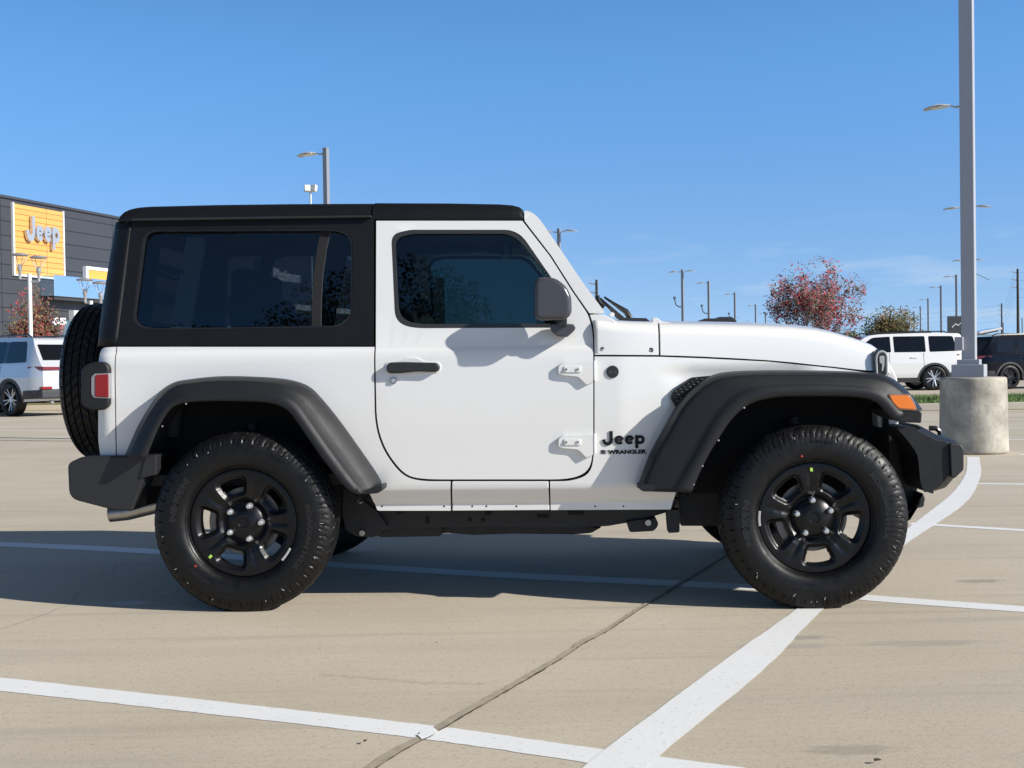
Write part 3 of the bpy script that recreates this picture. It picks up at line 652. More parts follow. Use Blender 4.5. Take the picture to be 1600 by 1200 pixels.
slab('rear_bumper', [(105, 724, 8), (128, 713.5, 6), (244, 711), (226, 748, 4), (206, 799, 3), (172, 796, 6), (114, 781, 10), (107, 770, 6)], -.86, .86, BPLAST, J, bev=.016, seg=3, taper=1)
slab('bumper_bracket', [(227, 712), (244, 711), (244, 742, 2), (218, 748)], -.868, -.80, BPLAST, J, bev=.004)
# tail lamps
for s in (1, -1):
    t_ = slab('tail_lamp', [(126, 574, 8), (142, 566, 6), (162, 565, 6), (170, 573, 6), (170, 634, 6), (160, 641, 6), (140, 641, 6), (126, 634, 8)], -.832, -.66, PLAST, J, bev=.012, seg=3, s=s)
    slab('red_lens', [(148, 586, 3), (169, 584.5, 2), (169, 621, 2), (148, 620, 3)], -.8385, -.80, REDL, t_, bev=.004, s=s)
    slab('lamp_surround', [(142, 589, 4), (147, 584, 2), (170.5, 583, 2), (170.5, 623, 2), (146, 622, 3), (142, 616, 4)], -.8355, -.80, mat('grey lamp surround', (.25, .25, .26), .4), t_, bev=.003, s=s)
# ---- mirrors
for s in (1, -1):
    mr = slab('side_mirror', [(834, 440, 5), (842, 432.5, 5), (868, 433, 10), (886, 448, 8), (893, 464, 5), (894, 490, 8), (884, 500, 6), (842, 501, 4), (834, 495, 5)], -.944, -.84, MIRR, J, bev=.03, seg=5, s=s, taper=.95)
    slab('mirror_arm', [(858, 506, 4), (872, 504, 3), (898, 507, 3), (900, 514, 6), (886, 527, 4), (872, 526, 5), (861, 518, 5)], -.865, -.78, MIRR, mr, bev=.012, seg=3, s=s)
    slab('mirror_neck', [(868, 497), (886, 497), (886, 510), (872, 510)], -.885, -.83, BPLAST, mr, bev=.004, s=s)
# ---- chassis and running gear
for s in (1, -1):
    fr = slab('frame_rail', [(500, 720), (540, 740), (600, 775), (1040, 775), (1062, 780), (1050, 798), (1024, 806), (986, 816), (950, 822), (900, 825), (800, 824.5), (640, 824.5), (600, 828), (592, 838, 3), (560, 838, 4), (540, 815), (520, 790)], -.50, -.42, CHASSIS, J, bev=.004, s=s)
    bm = bmesh.new()
    for px, py, rx, rz in ((668, 812, 3, 6), (734, 812, 3, 3), (755, 812, 3, 3), (763, 800, 5, 5), (848, 806, 9, 3), (900, 800, 12, 4), (560, 800, 4, 4), (625, 800, 5, 3)):
        x, z = car(px, py, -.50); add_box(bm, (x, -.5005*s, z), (rx*.006, .004, rz*.006))
    from_bm('rail_opening', bm, DARK, fr, bev=.004)
    for px, py, r_ in ((568, 831, .017), (565, 782, .013), (1012, 815, .018)):
        x, z = car(px, py, -.50); cyl('frame_bolt', (x, -.49*s, z), (x, -.545*s, z), r_, STEEL, fr, r2=r_*.9, n=6, bev=.002)
    slab('frame_bracket', [(536, 760), (560, 775), (590, 800), (606, 822), (584, 840, 4), (556, 838, 3), (540, 828), (534, 800)], -.53, -.50, CHASSIS, J, bev=.004, s=s)
    slab('suspension_arm', [(978, 814), (1024, 808), (1030, 820, 6), (1022, 830, 5), (984, 832, 4)], -.52, -.44, CHASSIS, J, bev=.006, s=s)
    slab('body_mount', [(1041, 796), (1062, 796), (1062, 832, 3), (1044, 833, 3)], -.60, -.52, CHASSIS, J, bev=.003, s=s)
slab('transmission_skid', [(590, 826), (640, 827), (660, 835), (700, 833), (740, 836), (800, 834), (900, 835), (924, 833, 3), (940, 824), (880, 820), (640, 820)], -.35, .35, CHASSIS, J, bev=.006)
slab('fuel_tank', [(580, 770), (700, 770), (690, 838, 6), (590, 840, 6)], -.40, .40, CHASSIS, J, bev=.01)
slab('front_crossmember', [(1060, 770), (1140, 765), (1140, 822), (1064, 822)], -.42, .42, CHASSIS, J, bev=.006)
cyl('rear_axle', (-1.222, -.72, .387), (-1.222, .72, .387), .045, CHASSIS, J); lathe('differential', [(0, -.14), (.09, -.12), (.14, -.04), (.14, .04), (.09, .12), (0, .14)], CHASSIS, J, n=24, loc=(-1.222, .05, .387))
cyl('front_axle', (1.235, -.72, .387), (1.235, .72, .387), .04, CHASSIS, J); lathe('differential', [(0, -.13), (.09, -.11), (.13, -.04), (.13, .04), (.09, .11), (0, .13)], CHASSIS, J, n=24, loc=(1.235, .3, .387))
for x in (-1.35, 1.13):
    for y in (-.47, .47):
        bm = bmesh.new(); add_tube(bm, [(x+.05*math.cos(a*.6), y+.05*math.sin(a*.6), .45+a*.0042) for a in range(0, 74)], .007, 6)
        from_bm('coil_spring', bm, CHASSIS, J); cyl('damper', (x+.16, y-.08, .35), (x+.08, y-.06, .80), .028, CHASSIS, J)
ex = [(172, 803), (200, 800), (245, 789), (300, 772)]
tube('exhaust_pipe', [(car(a, b, -.55)[0], -.55, car(a, b, -.55)[1]) for a, b in ex], .038, STEEL, J, n=20)
cyl('muffler', (-1.72, -.35, .50), (-1.72, .45, .50), .10, STEEL, J)
box('floor_pan', (-.65, 0, .56), (2.5, 1.46, .05), CHASSIS, J)
box('engine_bay', (1.10, 0, .80), (1.0, .84, .42), DARK, J)
box('firewall', (.50, 0, .85), (.04, 1.4, .58), DARK, J)
# ---- cabin
box('dashboard', (.33, 0, 1.06), (.34, 1.38, .20), SEATM, J, bev=.05, seg=3)
def seat(x, y, w):
    s_ = box('seat', (x, y, .82), (.5, w, .16), SEATM, J, bev=.04, seg=3)
    bm = bmesh.new(); add_box(bm, (x-.27, y, 1.12), (.14, w*.94, .60), 0, Matrix.Rotation(-.2, 4, 'Y')); from_bm('seat_back', bm, SEATM, s_, bev=.05, seg=3)
    if w < 1:
        box('head_rest', (x-.36, y, 1.50), (.09, .24, .17), SEATM, s_, bev=.035, seg=3)
for y in (-.36, .36): seat(-.30, y, .48)
seat(-1.02, 0, 1.0)
for y in (-.25, .25): box('rear_head_rest', (-1.36, y, 1.46), (.09, .24, .15), SEATM, J, bev=.035, seg=3)
th = [2*math.pi*k/28 for k in range(29)]
tube('steering_wheel', [(.08+.185*math.sin(a)*.35, .36+.185*math.cos(a), 1.13+.185*math.sin(a)*.93) for a in th], .014, SEATM, J, n=8)
box('rear_view_mirror', (-.12, 0, 1.63), (.04, .25, .07), BADGE, J, bev=.015)
for y in (-.55, .55):
    tube('roll_bar', [(-.92, y*1.14, .62), (-.92, y*1.14, 1.15), (-.89, y*1.1, 1.35), (-.84, y*1.02, 1.6), (-.72, y, 1.70), (-.25, y, 1.72), (-.10, y, 1.69)], .045, SEATM, J, n=12)
    tube('roll_bar', [(-1.62, y*1.1, .75), (-1.56, y*1.06, 1.3), (-1.44, y, 1.66), (-1.3, y, 1.72), (-.55, y, 1.72)], .036, SEATM, J, n=12)
    bm = bmesh.new(); s = 1 if y > 0 else -1
    q = [(-1.60, 1.12), (-1.52, 1.12), (-1.49, 1.30), (-1.44, 1.66), (-1.53, 1.66), (-1.585, 1.30)]
    panel('inner_pillar', q, mat('inner primer paint', (.80, .86, .82), .5), J, s=s, local=True, bev=.003, off=-.075, thick=.02)
    for z in (1.22, 1.26, 1.5): hh_ = half(-1.5, z)-.075; cyl('pillar_hole', (-1.545, (hh_-.01)*s, z), (-1.545, (hh_+.002)*s, z), .011, BADGE, J, n=12)
    tube('seat_belt', [(-.62, y*1.05, 1.5), (-.58, y*1.08, 1.2), (-.52, y*1.1, .85)], .012, BADGE, J, n=6)
tube('roll_bar', [(-.76, -.58, 1.68), (-.76, .58, 1.68)], .036, SEATM, J, n=12)
# ================================================================ ground
def node_mat(name):
    m = bpy.data.materials.new(name); m.use_nodes = True; t = m.node_tree; return m, t, t.nodes['Principled BSDF']
def concrete(name, c0, c1, stains=(), flip=False):
    m, t, b = node_mat(name); n = t.nodes.new; l = t.links.new
    tc = n('ShaderNodeTexCoord'); b.inputs['Roughness'].default_value = .82; b.inputs['Specular IOR Level'].default_value = .35
    def noise(s, det=6, sc=(1, 1, 1), rough=.55):
        mp_ = n('ShaderNodeMapping'); mp_.inputs['Scale'].default_value = sc; l(tc.outputs['Object'], mp_.inputs[0])
        q = n('ShaderNodeTexNoise'); q.inputs['Scale'].default_value = s; q.inputs['Detail'].default_value = det; q.inputs['Roughness'].default_value = rough; l(mp_.outputs[0], q.inputs[0]); return q.outputs[0]
    def ramp(x, a, c, lo=0, hi=1):
        q = n('ShaderNodeMapRange'); q.inputs[1].default_value = a; q.inputs[2].default_value = c; q.inputs[3].default_value = lo; q.inputs[4].default_value = hi; l(x, q.inputs[0]); return q.outputs[0]
    def mix(f, a, c):
        q = n('ShaderNodeMixRGB')
        if isinstance(f, float): q.inputs[0].default_value = f
        else: l(f, q.inputs[0])
        for i, v in ((1, a), (2, c)):
            if isinstance(v, tuple): q.inputs[i].default_value = (*v, 1)
            else: l(v, q.inputs[i])
        return q.outputs[0]
    col = mix(ramp(noise(.55, 8), .35, .65), c0, c1)
    g = (c0[0]*.80, c0[1]*.82, c0[2]*.88)
    col = mix(ramp(noise(.9, 8, (.35, 2.2, 1)), .50, .72, 0, .42), col, g)                  # broomed streaks, tyre dust
    col = mix(ramp(noise(1.7, 9, (.22, 5.0, 1)), .56, .66, 0, .30), col, (c0[0]*.66, c0[1]*.68, c0[2]*.74))
    col = mix(ramp(noise(38, 5), .56, .70, 0, .42), col, (c0[0]*.66, c0[1]*.66, c0[2]*.66)) # mottling
    col = mix(ramp(noise(95, 4), .57, .68, 0, .62), col, (c0[0]*.50, c0[1]*.50, c0[2]*.50)) # pits
    col = mix(ramp(noise(150, 3, (1.03, 1, 1)), .63, .72, 0, .5), col, (.62, .59, .53))       # light sand grains
    for (x, y, rx, ry, s, cc) in stains:
        mp_ = n('ShaderNodeMapping'); mp_.vector_type = 'TEXTURE'; mp_.inputs['Location'].default_value = (x, y, 0); mp_.inputs['Scale'].default_value = (rx, ry, 1); l(tc.outputs['Object'], mp_.inputs[0])
        q = n('ShaderNodeTexNoise'); q.inputs['Scale'].default_value = 2.2; q.inputs['Detail'].default_value = 6; l(mp_.outputs[0], q.inputs[0])
        le = n('ShaderNodeVectorMath'); le.operation = 'LENGTH'; l(mp_.outputs[0], le.inputs[0])
        ad = n('ShaderNodeMath'); ad.operation = 'ADD'; l(le.outputs['Value'], ad.inputs[0]); l(ramp(q.outputs[0], .3, .7, -.35, .35), ad.inputs[1])
        col = mix(ramp(ad.outputs[0], 1.0, .55, 0, s), col, cc)
    l(col, b.inputs['Base Color'])
    bu = n('ShaderNodeBump'); bu.inputs['Strength'].default_value = .45; bu.inputs['Distance'].default_value = .0022; l(noise(130, 5, rough=.7), bu.inputs['Height'])
    bu2 = n('ShaderNodeBump'); bu2.inputs['Strength'].default_value = .35; bu2.inputs['Distance'].default_value = .006; l(noise(9, 4, (.5, 3, 1)), bu2.inputs['Height']); l(bu.outputs[0], bu2.inputs['Normal']); l(bu2.outputs[0], b.inputs['Normal'])
    return m
def gp(px, py): v = on_ground(px, py); return (v.x, v.y)
ST = [(*gp(1445, 1005), .30, .055, .30, (.20, .20, .20)), (*gp(1530, 908), .14, .05, .45, (.15, .14, .12)), (*gp(1255, 996), .12, .04, .5, (.22, .22, .23)), (*gp(205, 942), .11, .055, .8, (.62, .60, .56)), (*gp(255, 926), .07, .02, .7, (.6, .58, .55)), (*gp(1230, 1010), .25, .05, .3, (.2, .2, .2)), (*gp(1330, 1172), .15, .05, .4, (.2, .18, .15))]
GR = concrete('concrete paving', (.490, .425, .325), (.562, .494, .39), ST)
gm = 60
vs = [(-700, -260, 0), (700, -260, 0), (700, 3200, 0), (-700, 3200, 0)]
g_ = from_py('ground', vs, [(0, 1, 2, 3)], GR); g_['kind'] = 'structure'
# painted lines: strips on the ground
PAINT, t, b = node_mat('road paint'); n = t.nodes.new; l = t.links.new
tc = n('ShaderNodeTexCoord'); q = n('ShaderNodeTexNoise'); q.inputs['Scale'].default_value = 55; q.inputs['Detail'].default_value = 6; l(tc.outputs['Object'], q.inputs[0])
q2 = n('ShaderNodeTexNoise'); q2.inputs['Scale'].default_value = 2.2; q2.inputs['Detail'].default_value = 5; l(tc.outputs['Object'], q2.inputs[0])
r1 = n('ShaderNodeMapRange'); r1.inputs[1].default_value = .62; r1.inputs[2].default_value = .74; r1.inputs[4].default_value = .75; l(q.outputs[0], r1.inputs[0])
m1 = n('ShaderNodeMixRGB'); m1.inputs[1].default_value = (.80, .80, .79, 1); m1.inputs[2].default_value = (.40, .37, .31, 1); l(r1.outputs[0], m1.inputs[0])
m2 = n('ShaderNodeMixRGB'); m2.blend_type = 'MULTIPLY'; r2 = n('ShaderNodeMapRange'); r2.inputs[1].default_value = .3; r2.inputs[2].default_value = .7; r2.inputs[4].default_value = .25; l(q2.outputs[0], r2.inputs[0]); l(r2.outputs[0], m2.inputs[0]); l(m1.outputs[0], m2.inputs[1]); m2.inputs[2].default_value = (.8, .79, .77, 1)
l(m2.outputs[0], b.inputs['Base Color']); b.inputs['Roughness'].default_value = .7
bu = n('ShaderNodeBump'); bu.inputs['Strength'].default_value = .3; bu.inputs['Distance'].default_value = .002; l(q.outputs[0], bu.inputs['Height']); l(bu.outputs[0], b.inputs['Normal'])
random.seed(11)
def strip(name, edge_a, edge_b, m, z=.0015, n=60, jit=.0025, kind='structure', smooth=True):
    A = [Vector(gp(*p)) for p in edge_a]; B = [Vector(gp(*p)) for p in edge_b]
    A = resample(A, n, smooth); B = resample(B, n, smooth); vs = []
    for a, b_ in zip(A, B):
        j = lambda: random.uniform(-jit, jit)
        vs += [(a.x+j(), a.y+j(), z), (b_.x+j(), b_.y+j(), z)]
    o = from_py(name, vs, [(2*i, 2*i+1, 2*i+3, 2*i+2) for i in range(n-1)], m); o['kind'] = kind; return o
def gline(name, p, q, w, m=None, z=.0015, n=60, jit=.002):
    a, b_ = Vector(gp(*p)), Vector(gp(*q)); d = (b_-a).normalized(); nn = Vector((-d.y, d.x))*w/2; vs = []
    for i in range(n):
        c = a.lerp(b_, i/(n-1)); k1, k2 = (random.uniform(-jit, jit) for _ in range(2))
        vs += [(c.x+nn.x+k1, c.y+nn.y+k1, z), (c.x-nn.x+k2, c.y-nn.y+k2, z)]
    o = from_py(name, vs, [(2*i, 2*i+1, 2*i+3, 2*i+2) for i in range(n-1)], m or PAINT); o['kind'] = 'structure'; return o
strip('road_marking', [(-60, 1053), (0, 1059), (300, 1092), (560, 1121), (720, 1140), (940, 1171), (1160, 1200), (1300, 1219)], [(-60, 1074), (0, 1080), (300, 1113), (560, 1143), (720, 1163), (940, 1196), (1080, 1214), (1200, 1230)], PAINT, n=90)
strip('road_marking', [(-40, 845), (0, 847), (240, 858), (530, 879), (800, 895), (1165, 913), (1370, 931), (1600, 947.5), (1660, 952)], [(-40, 852), (0, 854), (240, 866), (530, 887), (800, 904), (1165, 922), (1370, 940), (1600, 957), (1660, 961)], PAINT, n=90)
strip('road_marking', [(880, 1225), (910, 1200), (960, 1160), (1050, 1094), (1140, 1027), (1240, 956), (1330, 890), (1402, 838), (1452, 800), (1480, 778), (1497, 760), (1508, 742), (1511, 728), (1511, 714)],
      [(980, 1225), (1010, 1200), (1055, 1160), (1135, 1096), (1205, 1036), (1284, 955), (1350, 905), (1416, 850), (1466, 817), (1498, 795), (1518, 775), (1528, 756), (1533, 738), (1530, 714)], PAINT, z=.0025, n=110)
gline('road_marking', (1422, 818), (1700, 835), .10)
gline('road_marking', (1512, 755.5), (1700, 758.5), .10)
for yy, x0_ in ((710, 1592), (686.5, 1540), (668.5, 1400), (655.5, 1400), (648, 1404)): gline('road_marking', (x0_, yy+.5), (1720, yy), .10, jit=0)
for (a_, b_) in (((-80, 684), (400, 682)), ((-80, 673.5), (400, 672)), ((-80, 667), (400, 666)), ((-60, 661), (150, 648.5))): gline('road_marking', a_, b_, .10, jit=0)
# joint between slabs with its sealant
JOINT = mat('joint sealant', (.36, .31, .23), .75, var=.4, vscale=25, bump=.6, bscale=120)
JDARK = mat('joint gap', (.03, .027, .022), .9)
jc = [(540, 1225), (575, 1203), (625, 1172), (668, 1149), (720, 1118), (790, 1078), (840, 1049), (885, 1022), (912, 1003), (948, 985), (990, 957), (1040, 926), (1090, 896), (1135, 868), (1200, 828)]
wj = [17, 16, 14, 13, 13, 11, 10, 9, 9, 7, 6, 5, 4, 3, 2]
strip('pavement_joint', [(x-w_*.40, y-w_*.18) for (x, y), w_ in zip(jc, wj)], [(x+w_*.40, y+w_*.18) for (x, y), w_ in zip(jc, wj)], JOINT, z=.0035, n=160, jit=.003)
strip('pavement_joint', [(x+w_*.36, y+w_*.16) for (x, y), w_ in zip(jc, wj)], [(x+w_*.40+.8, y+w_*.18+.6) for (x, y), w_ in zip(jc, wj)], JDARK, z=.0045, n=160, jit=.0025)
strip('road_marking', [(652, 1151), (662, 1144), (675, 1138)], [(660, 1158), (672, 1153), (685, 1146)], PAINT, z=.0055, n=8, jit=.002)
gline('pavement_joint', (-60, 687.5), (420, 692.5), .07, JDARK, jit=.01)
CR = mat('hairline crack', (.16, .14, .11), .9)
def crack(pts, w):
    A = []; random.seed(3)
    P = resample([Vector(p) for p in pts], 60, False); q = [Vector(gp(p.x, p.y))+Vector((random.uniform(-.006, .006), random.uniform(-.006, .006))) for p in P]
    vs = []
    for i, c in enumerate(q):
        d = (q[min(i+1, 59)]-q[max(i-1, 0)]).normalized(); nn = Vector((-d.y, d.x))*w*random.uniform(.2, .6); vs += [(c.x+nn.x, c.y+nn.y, .005), (c.x-nn.x, c.y-nn.y, .005)]
    o = from_py('pavement_crack', vs, [(2*i, 2*i+1, 2*i+3, 2*i+2) for i in range(59)], CR); o['kind'] = 'structure'
crack([(185, 880), (175, 895), (150, 905), (130, 915), (110, 945), (60, 965), (0, 985)], .0025)
crack([(500, 1055), (570, 1060), (660, 1068), (760, 1070)], .003)
# grass verge behind a kerb
def verge(x0_, x1_, y0_, y1_):
    k = .15; KC = concrete('kerb concrete', (.40, .36, .29), (.46, .42, .34))
    bm = bmesh.new(); add_box(bm, ((x0_+x1_)/2, y0_+.075, k/2), (x1_-x0_, .15, k)); add_box(bm, ((x0_+x1_)/2, y1_-.075, k/2), (x1_-x0_, .15, k))
    o = from_bm('kerb', bm, KC, bev=.02); o['kind'] = 'structure'
    s_ = box('verge_soil', ((x0_+x1_)/2, (y0_+y1_)/2, k/2-.005), (x1_-x0_, y1_-y0_-.3-.004, k-.01), mat('turf', (.09, .16, .03), .9, var=.5, vscale=3), bev=0); s_['kind'] = 'structure'
    random.seed(2); vs, fs, mi = [], [], []
    for i in range(26000):
        x = random.uniform(x0_, x1_); y = y0_+.16+(y1_-y0_-.32)*random.random(); h = random.uniform(.035, .085); a = random.uniform(0, 6.3); w_ = .007
        c, s = math.cos(a)*w_, math.sin(a)*w_; lx, ly = random.uniform(-.03, .03), random.uniform(-.03, .03); b0 = len(vs)
        vs += [(x-c, y-s, k-.02), (x+c, y+s, k-.02), (x+lx, y+ly, k+h)]; fs.append((b0, b0+1, b0+2)); mi.append(random.choice((0, 0, 1, 2)))
    g = from_py('grass', vs, fs, [mat('grass blade', (.11, .175, .035), .6), mat('pale grass blade', (.18, .235, .07), .6), mat('dark grass blade', (.09, .18, .03), .6)], None, mi=mi, recalc=False); g['kind'] = 'stuff'
yv0 = on_ground(1455, 642).y; xv = on_ground(1455, 642).x
verge(4.2, 17, yv0, yv0+5.0)
verge2 = (on_ground(60, 651), )
box_ = box('kerb', (-11.2, 33.6, .07), (10, .3, .14), MAT.get('kerb concrete') or GR, bev=.02); box_['kind'] = 'structure'
s_ = box('verge_soil', (-11.2, 35.8, .075), (10, 4.1, .15), mat('dry turf', (.22, .19, .07), .9, var=.5, vscale=3), bev=0); s_['kind'] = 'structure'
# ================================================================ lamp posts
def depth_h(px, py, h): d = ray(px, py); return (h-CH)*d.y/d.z
POLE = mat('grey painted steel pole', (.25, .26, .28), .4, var=.06, vscale=2, metal=.1)
POLEW = mat('weathered grey paint', (.36, .37, .40), .45, var=.08, vscale=3)
LENS = mat('lamp lens', (.7, .7, .66), .3)
def head(parent, x, z, dirx, rot=0):
    """slim curved area light on a short arm"""
    prof = [(0, .0, .055, .035), (.10, -.005, .05, .03), (.18, .03, .05, .028), (.26, .052, .10, .03), (.42, .055, .16, .036), (.60, .03, .16, .03), (.72, .005, .12, .016), (.745, -.002, .09, .008)]
    vs = []
    for r, dz, hw, ht in prof:
        vs += [(x+dirx*(r+.08), -hw, z+dz), (x+dirx*(r+.08), hw, z+dz), (x+dirx*(r+.08), hw*.8, z+dz+ht), (x+dirx*(r+.08), -hw*.8, z+dz+ht)]
    fs = grid_faces(len(prof), 4, closed_c=True)+[(0, 1, 2, 3), tuple(len(vs)-4+k for k in range(4))]
    o = from_py('lamp_head', vs, fs, mat('pale grey lamp paint', (.42, .43, .45), .4), parent, bev=.006)
    bm = bmesh.new(); add_box(bm, (x+dirx*.50, 0, z+.031), (.3, .24, .02), 0, Matrix.Rotation(dirx*.10, 4, 'Y')); from_bm('lens', bm, LENS, o, bev=.003)
GL = 'parking lot lamp posts'
def lamp_post(px, py, arms, label, rz=0., h=6.5, w_=.17, extra=None, Y=None, group=GL):
    if Y is None: Y = depth_h(px, py, h)
    p = at_depth(px, py, Y)
    t_ = thing('lamp_post', label, 'lamp post', (p.x, p.y, 0), rz, group)
    bm = bmesh.new(); add_box(bm, (0, 0, (h+.62)/2), (w_, w_, h-.62)); from_bm('pole', bm, POLE, t_, bev=.012)
    cyl('concrete_base', (0, 0, 0), (0, 0, .75), .33, CONC, t_, n=32, bev=.02)
    for a_ in arms: head(t_, 0, h-.16, -1 if a_ == 'L' else 1)
    if extra == 'hook':
        tube('camera_bracket', [(0, 0, h*.66), (-.22, 0, h*.66), (-.42, 0, h*.66+.12), (-.48, 0, h*.66+.4), (-.52, 0, h*.66+.55)], .035, POLE, t_, n=8)
        lathe('camera', [(0, .62), (.06, .62), (.09, .55), (.07, .47), (0, .45)], POLE, t_, n=16, loc=(-.50, 0, h*.66))
    if extra == 'panel':
        bm = bmesh.new(); add_box(bm, (.72, 0, h-1.05), (.9, .5, .03), 0, Matrix.Rotation(.5, 4, 'Y')); from_bm('solar_panel', bm, POLE, t_, bev=.004)
    return t_
CONC, t, b = node_mat('cast concrete'); n = t.nodes.new; l = t.links.new
tc = n('ShaderNodeTexCoord'); a1 = n('ShaderNodeTexNoise'); a1.inputs['Scale'].default_value = 4; a1.inputs['Detail'].default_value = 8; l(tc.outputs['Object'], a1.inputs[0])
cr_ = n('ShaderNodeValToRGB'); cr_.color_ramp.elements[0].position = .32; cr_.color_ramp.elements[0].color = (.235, .215, .18, 1); cr_.color_ramp.elements[1].position = .68; cr_.color_ramp.elements[1].color = (.50, .465, .39, 1); l(a1.outputs[0], cr_.inputs[0])
a2 = n('ShaderNodeTexNoise'); a2.inputs['Scale'].default_value = 22; a2.inputs['Detail'].default_value = 7; l(tc.outputs['Object'], a2.inputs[0])
m_ = n('ShaderNodeMixRGB'); r_ = n('ShaderNodeMapRange'); r_.inputs[1].default_value = .5; r_.inputs[2].default_value = .75; r_.inputs[4].default_value = .6; l(a2.outputs[0], r_.inputs[0]); l(r_.outputs[0], m_.inputs[0]); l(cr_.outputs[0], m_.inputs[1]); m_.inputs[2].default_value = (.24, .22, .19, 1); l(m_.outputs[0], b.inputs['Base Color'])
b.inputs['Roughness'].default_value = .85; bu = n('ShaderNodeBump'); bu.inputs['Strength'].default_value = .6; bu.inputs['Distance'].default_value = .006; l(a2.outputs[0], bu.inputs['Height']); l(bu.outputs[0], b.inputs['Normal'])
# the near post on its big concrete base
pb = on_ground(1521, 711); Yp = pb.y+.36
xb_ = at_depth(1521.5, 700, Yp).x
near = thing('lamp_post', 'nearest and tallest grey lamp post, on a big round concrete base', 'lamp post', (xb_, Yp, 0), 0, GL)
bm = bmesh.new(); add_cyl(bm, (0, 0, 0), (0, 0, .84), .366, .352, 64); from_bm('concrete_base', bm, CONC, near, bev=.03, seg=4)
rzp = R(-26)
bx = (at_depth(1514.5, 560, Yp).x-xb_)
bm = bmesh.new(); add_box(bm, (bx, 0, 5.0), (.150, .150, 8.2), rzp); from_bm('pole', bm, POLEW, near, bev=.014, seg=3)
bm = bmesh.new(); add_box(bm, (bx+.0, 0, .91), (.34, .34, .14), rzp); add_box(bm, (bx+.0, 0, 1.005), (.235, .235, .06), rzp); from_bm('base_cover', bm, POLEW, near, bev=.006)
bm = bmesh.new(); add_box(bm, (bx-.115, -.02, 1.21), (.09, .12, .155), rzp); from_bm('junction_box', bm, POLEW, near, bev=.01)
head(near, bx, 8.9, -1)
posts = [
 (509, 231, 'L', 'grey lamp post with one arm rising above the black hardtop roof', 0, None),
 (873, 357, 'LR', 'two-armed lamp post just above the windscreen pillar', 0, None),
 (1066, 421, 'LR', 'two-armed lamp post above the bonnet, with a camera bracket on its pole', 0, 'hook'),
 (1107, 439, 'L', 'one-armed lamp post with a hooked bracket, next to the two-armed one above the bonnet', 0, 'hook'),
 (1148, 457, 'L', 'one-armed lamp post with a hooked bracket beside a small bare pink tree', 0, 'hook'),
 (1180.5, 475.5, 'L', 'plain one-armed lamp post between the small bare tree and the big red-leaved tree', 0, None),
 (1196, 488, 'L', 'small far lamp post hard against the left edge of the red-leaved tree', 0, None),
 (1213, 501, 'L', 'tiniest far lamp post, its arm just showing over the bonnet', 0, None),
 (1506.5, 155, 'L', 'lamp post hidden behind the near one, its long arm the highest to the left', 0, None),
 (1511.5, 319, 'LR', 'lamp post behind the near one, its two arms showing on both sides at mid height', 0, None),
 (1512.5, 403, 'LR', 'lamp post behind the near one with two small arms and a tilted panel', 0, 'panel'),
 (1494, 429, 'L', 'one-armed lamp post directly left of the tall near post', 0, None),
 (1470, 446, 'L', 'second one-armed lamp post to the left of the tall near post', 0, None),
 (1450, 466, 'L', 'third one-armed lamp post to the left of the tall near post', 0, None),
 (1438, 478.5, 'L', 'fourth one-armed lamp post to the left of the tall near post', 0, None),
 (1428, 486.5, 'L', 'farthest one-armed lamp post of the row, beside the olive-green tree', 0, None),
 (1597, 497, 'L', 'far lamp post at the right edge beyond the black car', 0, None),
 (1567.5, 504, 'L', 'tiny far lamp post beside the shorter utility pole', 0, None)]
for px, py, a_, lab, rz_, ex_ in posts: lamp_post(px, py, a_, lab, -.45, extra=ex_, w_=.125 if px < 1000 else .14)
# small floodlight on its own mast
fp_ = at_depth(485, 296, 36)
fl = thing('flood_light', 'small twin floodlight on a thin white mast above the hardtop roof', 'floodlight', (fp_.x, fp_.y, 0))
cyl('mast', (0, 0, 0), (0, 0, fp_.z-.05), .03, GREYPAINT, fl, n=12)
for dx, rz_ in ((-.09, .3), (.10, -.5)):
    bm = bmesh.new(); add_box(bm, (dx, 0, fp_.z+.03), (.17, .12, .20), rz_, Matrix.Rotation(-.2, 4, 'X')); q_ = from_bm('lamp_housing', bm, GREYPAINT, fl, bev=.02)
    bm = bmesh.new(); add_box(bm, (dx, -.065, fp_.z+.035), (.12, .02, .14), rz_, Matrix.Rotation(-.2, 4, 'X')); from_bm('lens', bm, LENS, q_, bev=.005)
# ---- utility poles
WOOD = mat('weathered pole wood', (.055, .045, .038), .9, var=.3, vscale=3)
def utility_pole(px, py, label, h=11, arms=1):
    Y = depth_h(px, py, h); p = at_depth(px, py, Y); t_ = thing('utility_pole', label, 'utility pole', (p.x, p.y, 0), 0, 'wooden utility poles')
    bm = bmesh.new(); add_cyl(bm, (0, 0, 0), (0, 0, h), .19, .12, 14); from_bm('pole', bm, WOOD, t_)
    for k in range(3):
        z = h-.35-k*.85; tube('insulator_arm', [(-.05, 0, z-.1), (-.35, 0, z-.02), (-.75, 0, z+.03)], .045, POLE, t_, n=8)
    return p, Y
pa, Ya = utility_pole(1590, 420, 'taller dark wooden utility pole at the right edge above the black car')
pc, Yc = utility_pole(1565, 474, 'shorter dark wooden utility pole between the near lamp post and the taller utility pole')
pd, Yd = utility_pole(932, 437, 'far wooden utility pole showing just above the windscreen wipers', h=9)
wires = thing('power_lines', 'thin sagging power lines strung between the utility poles', 'power lines', (pa.x, pa.y, 0))
O = Vector((pa.x, pa.y, 0))
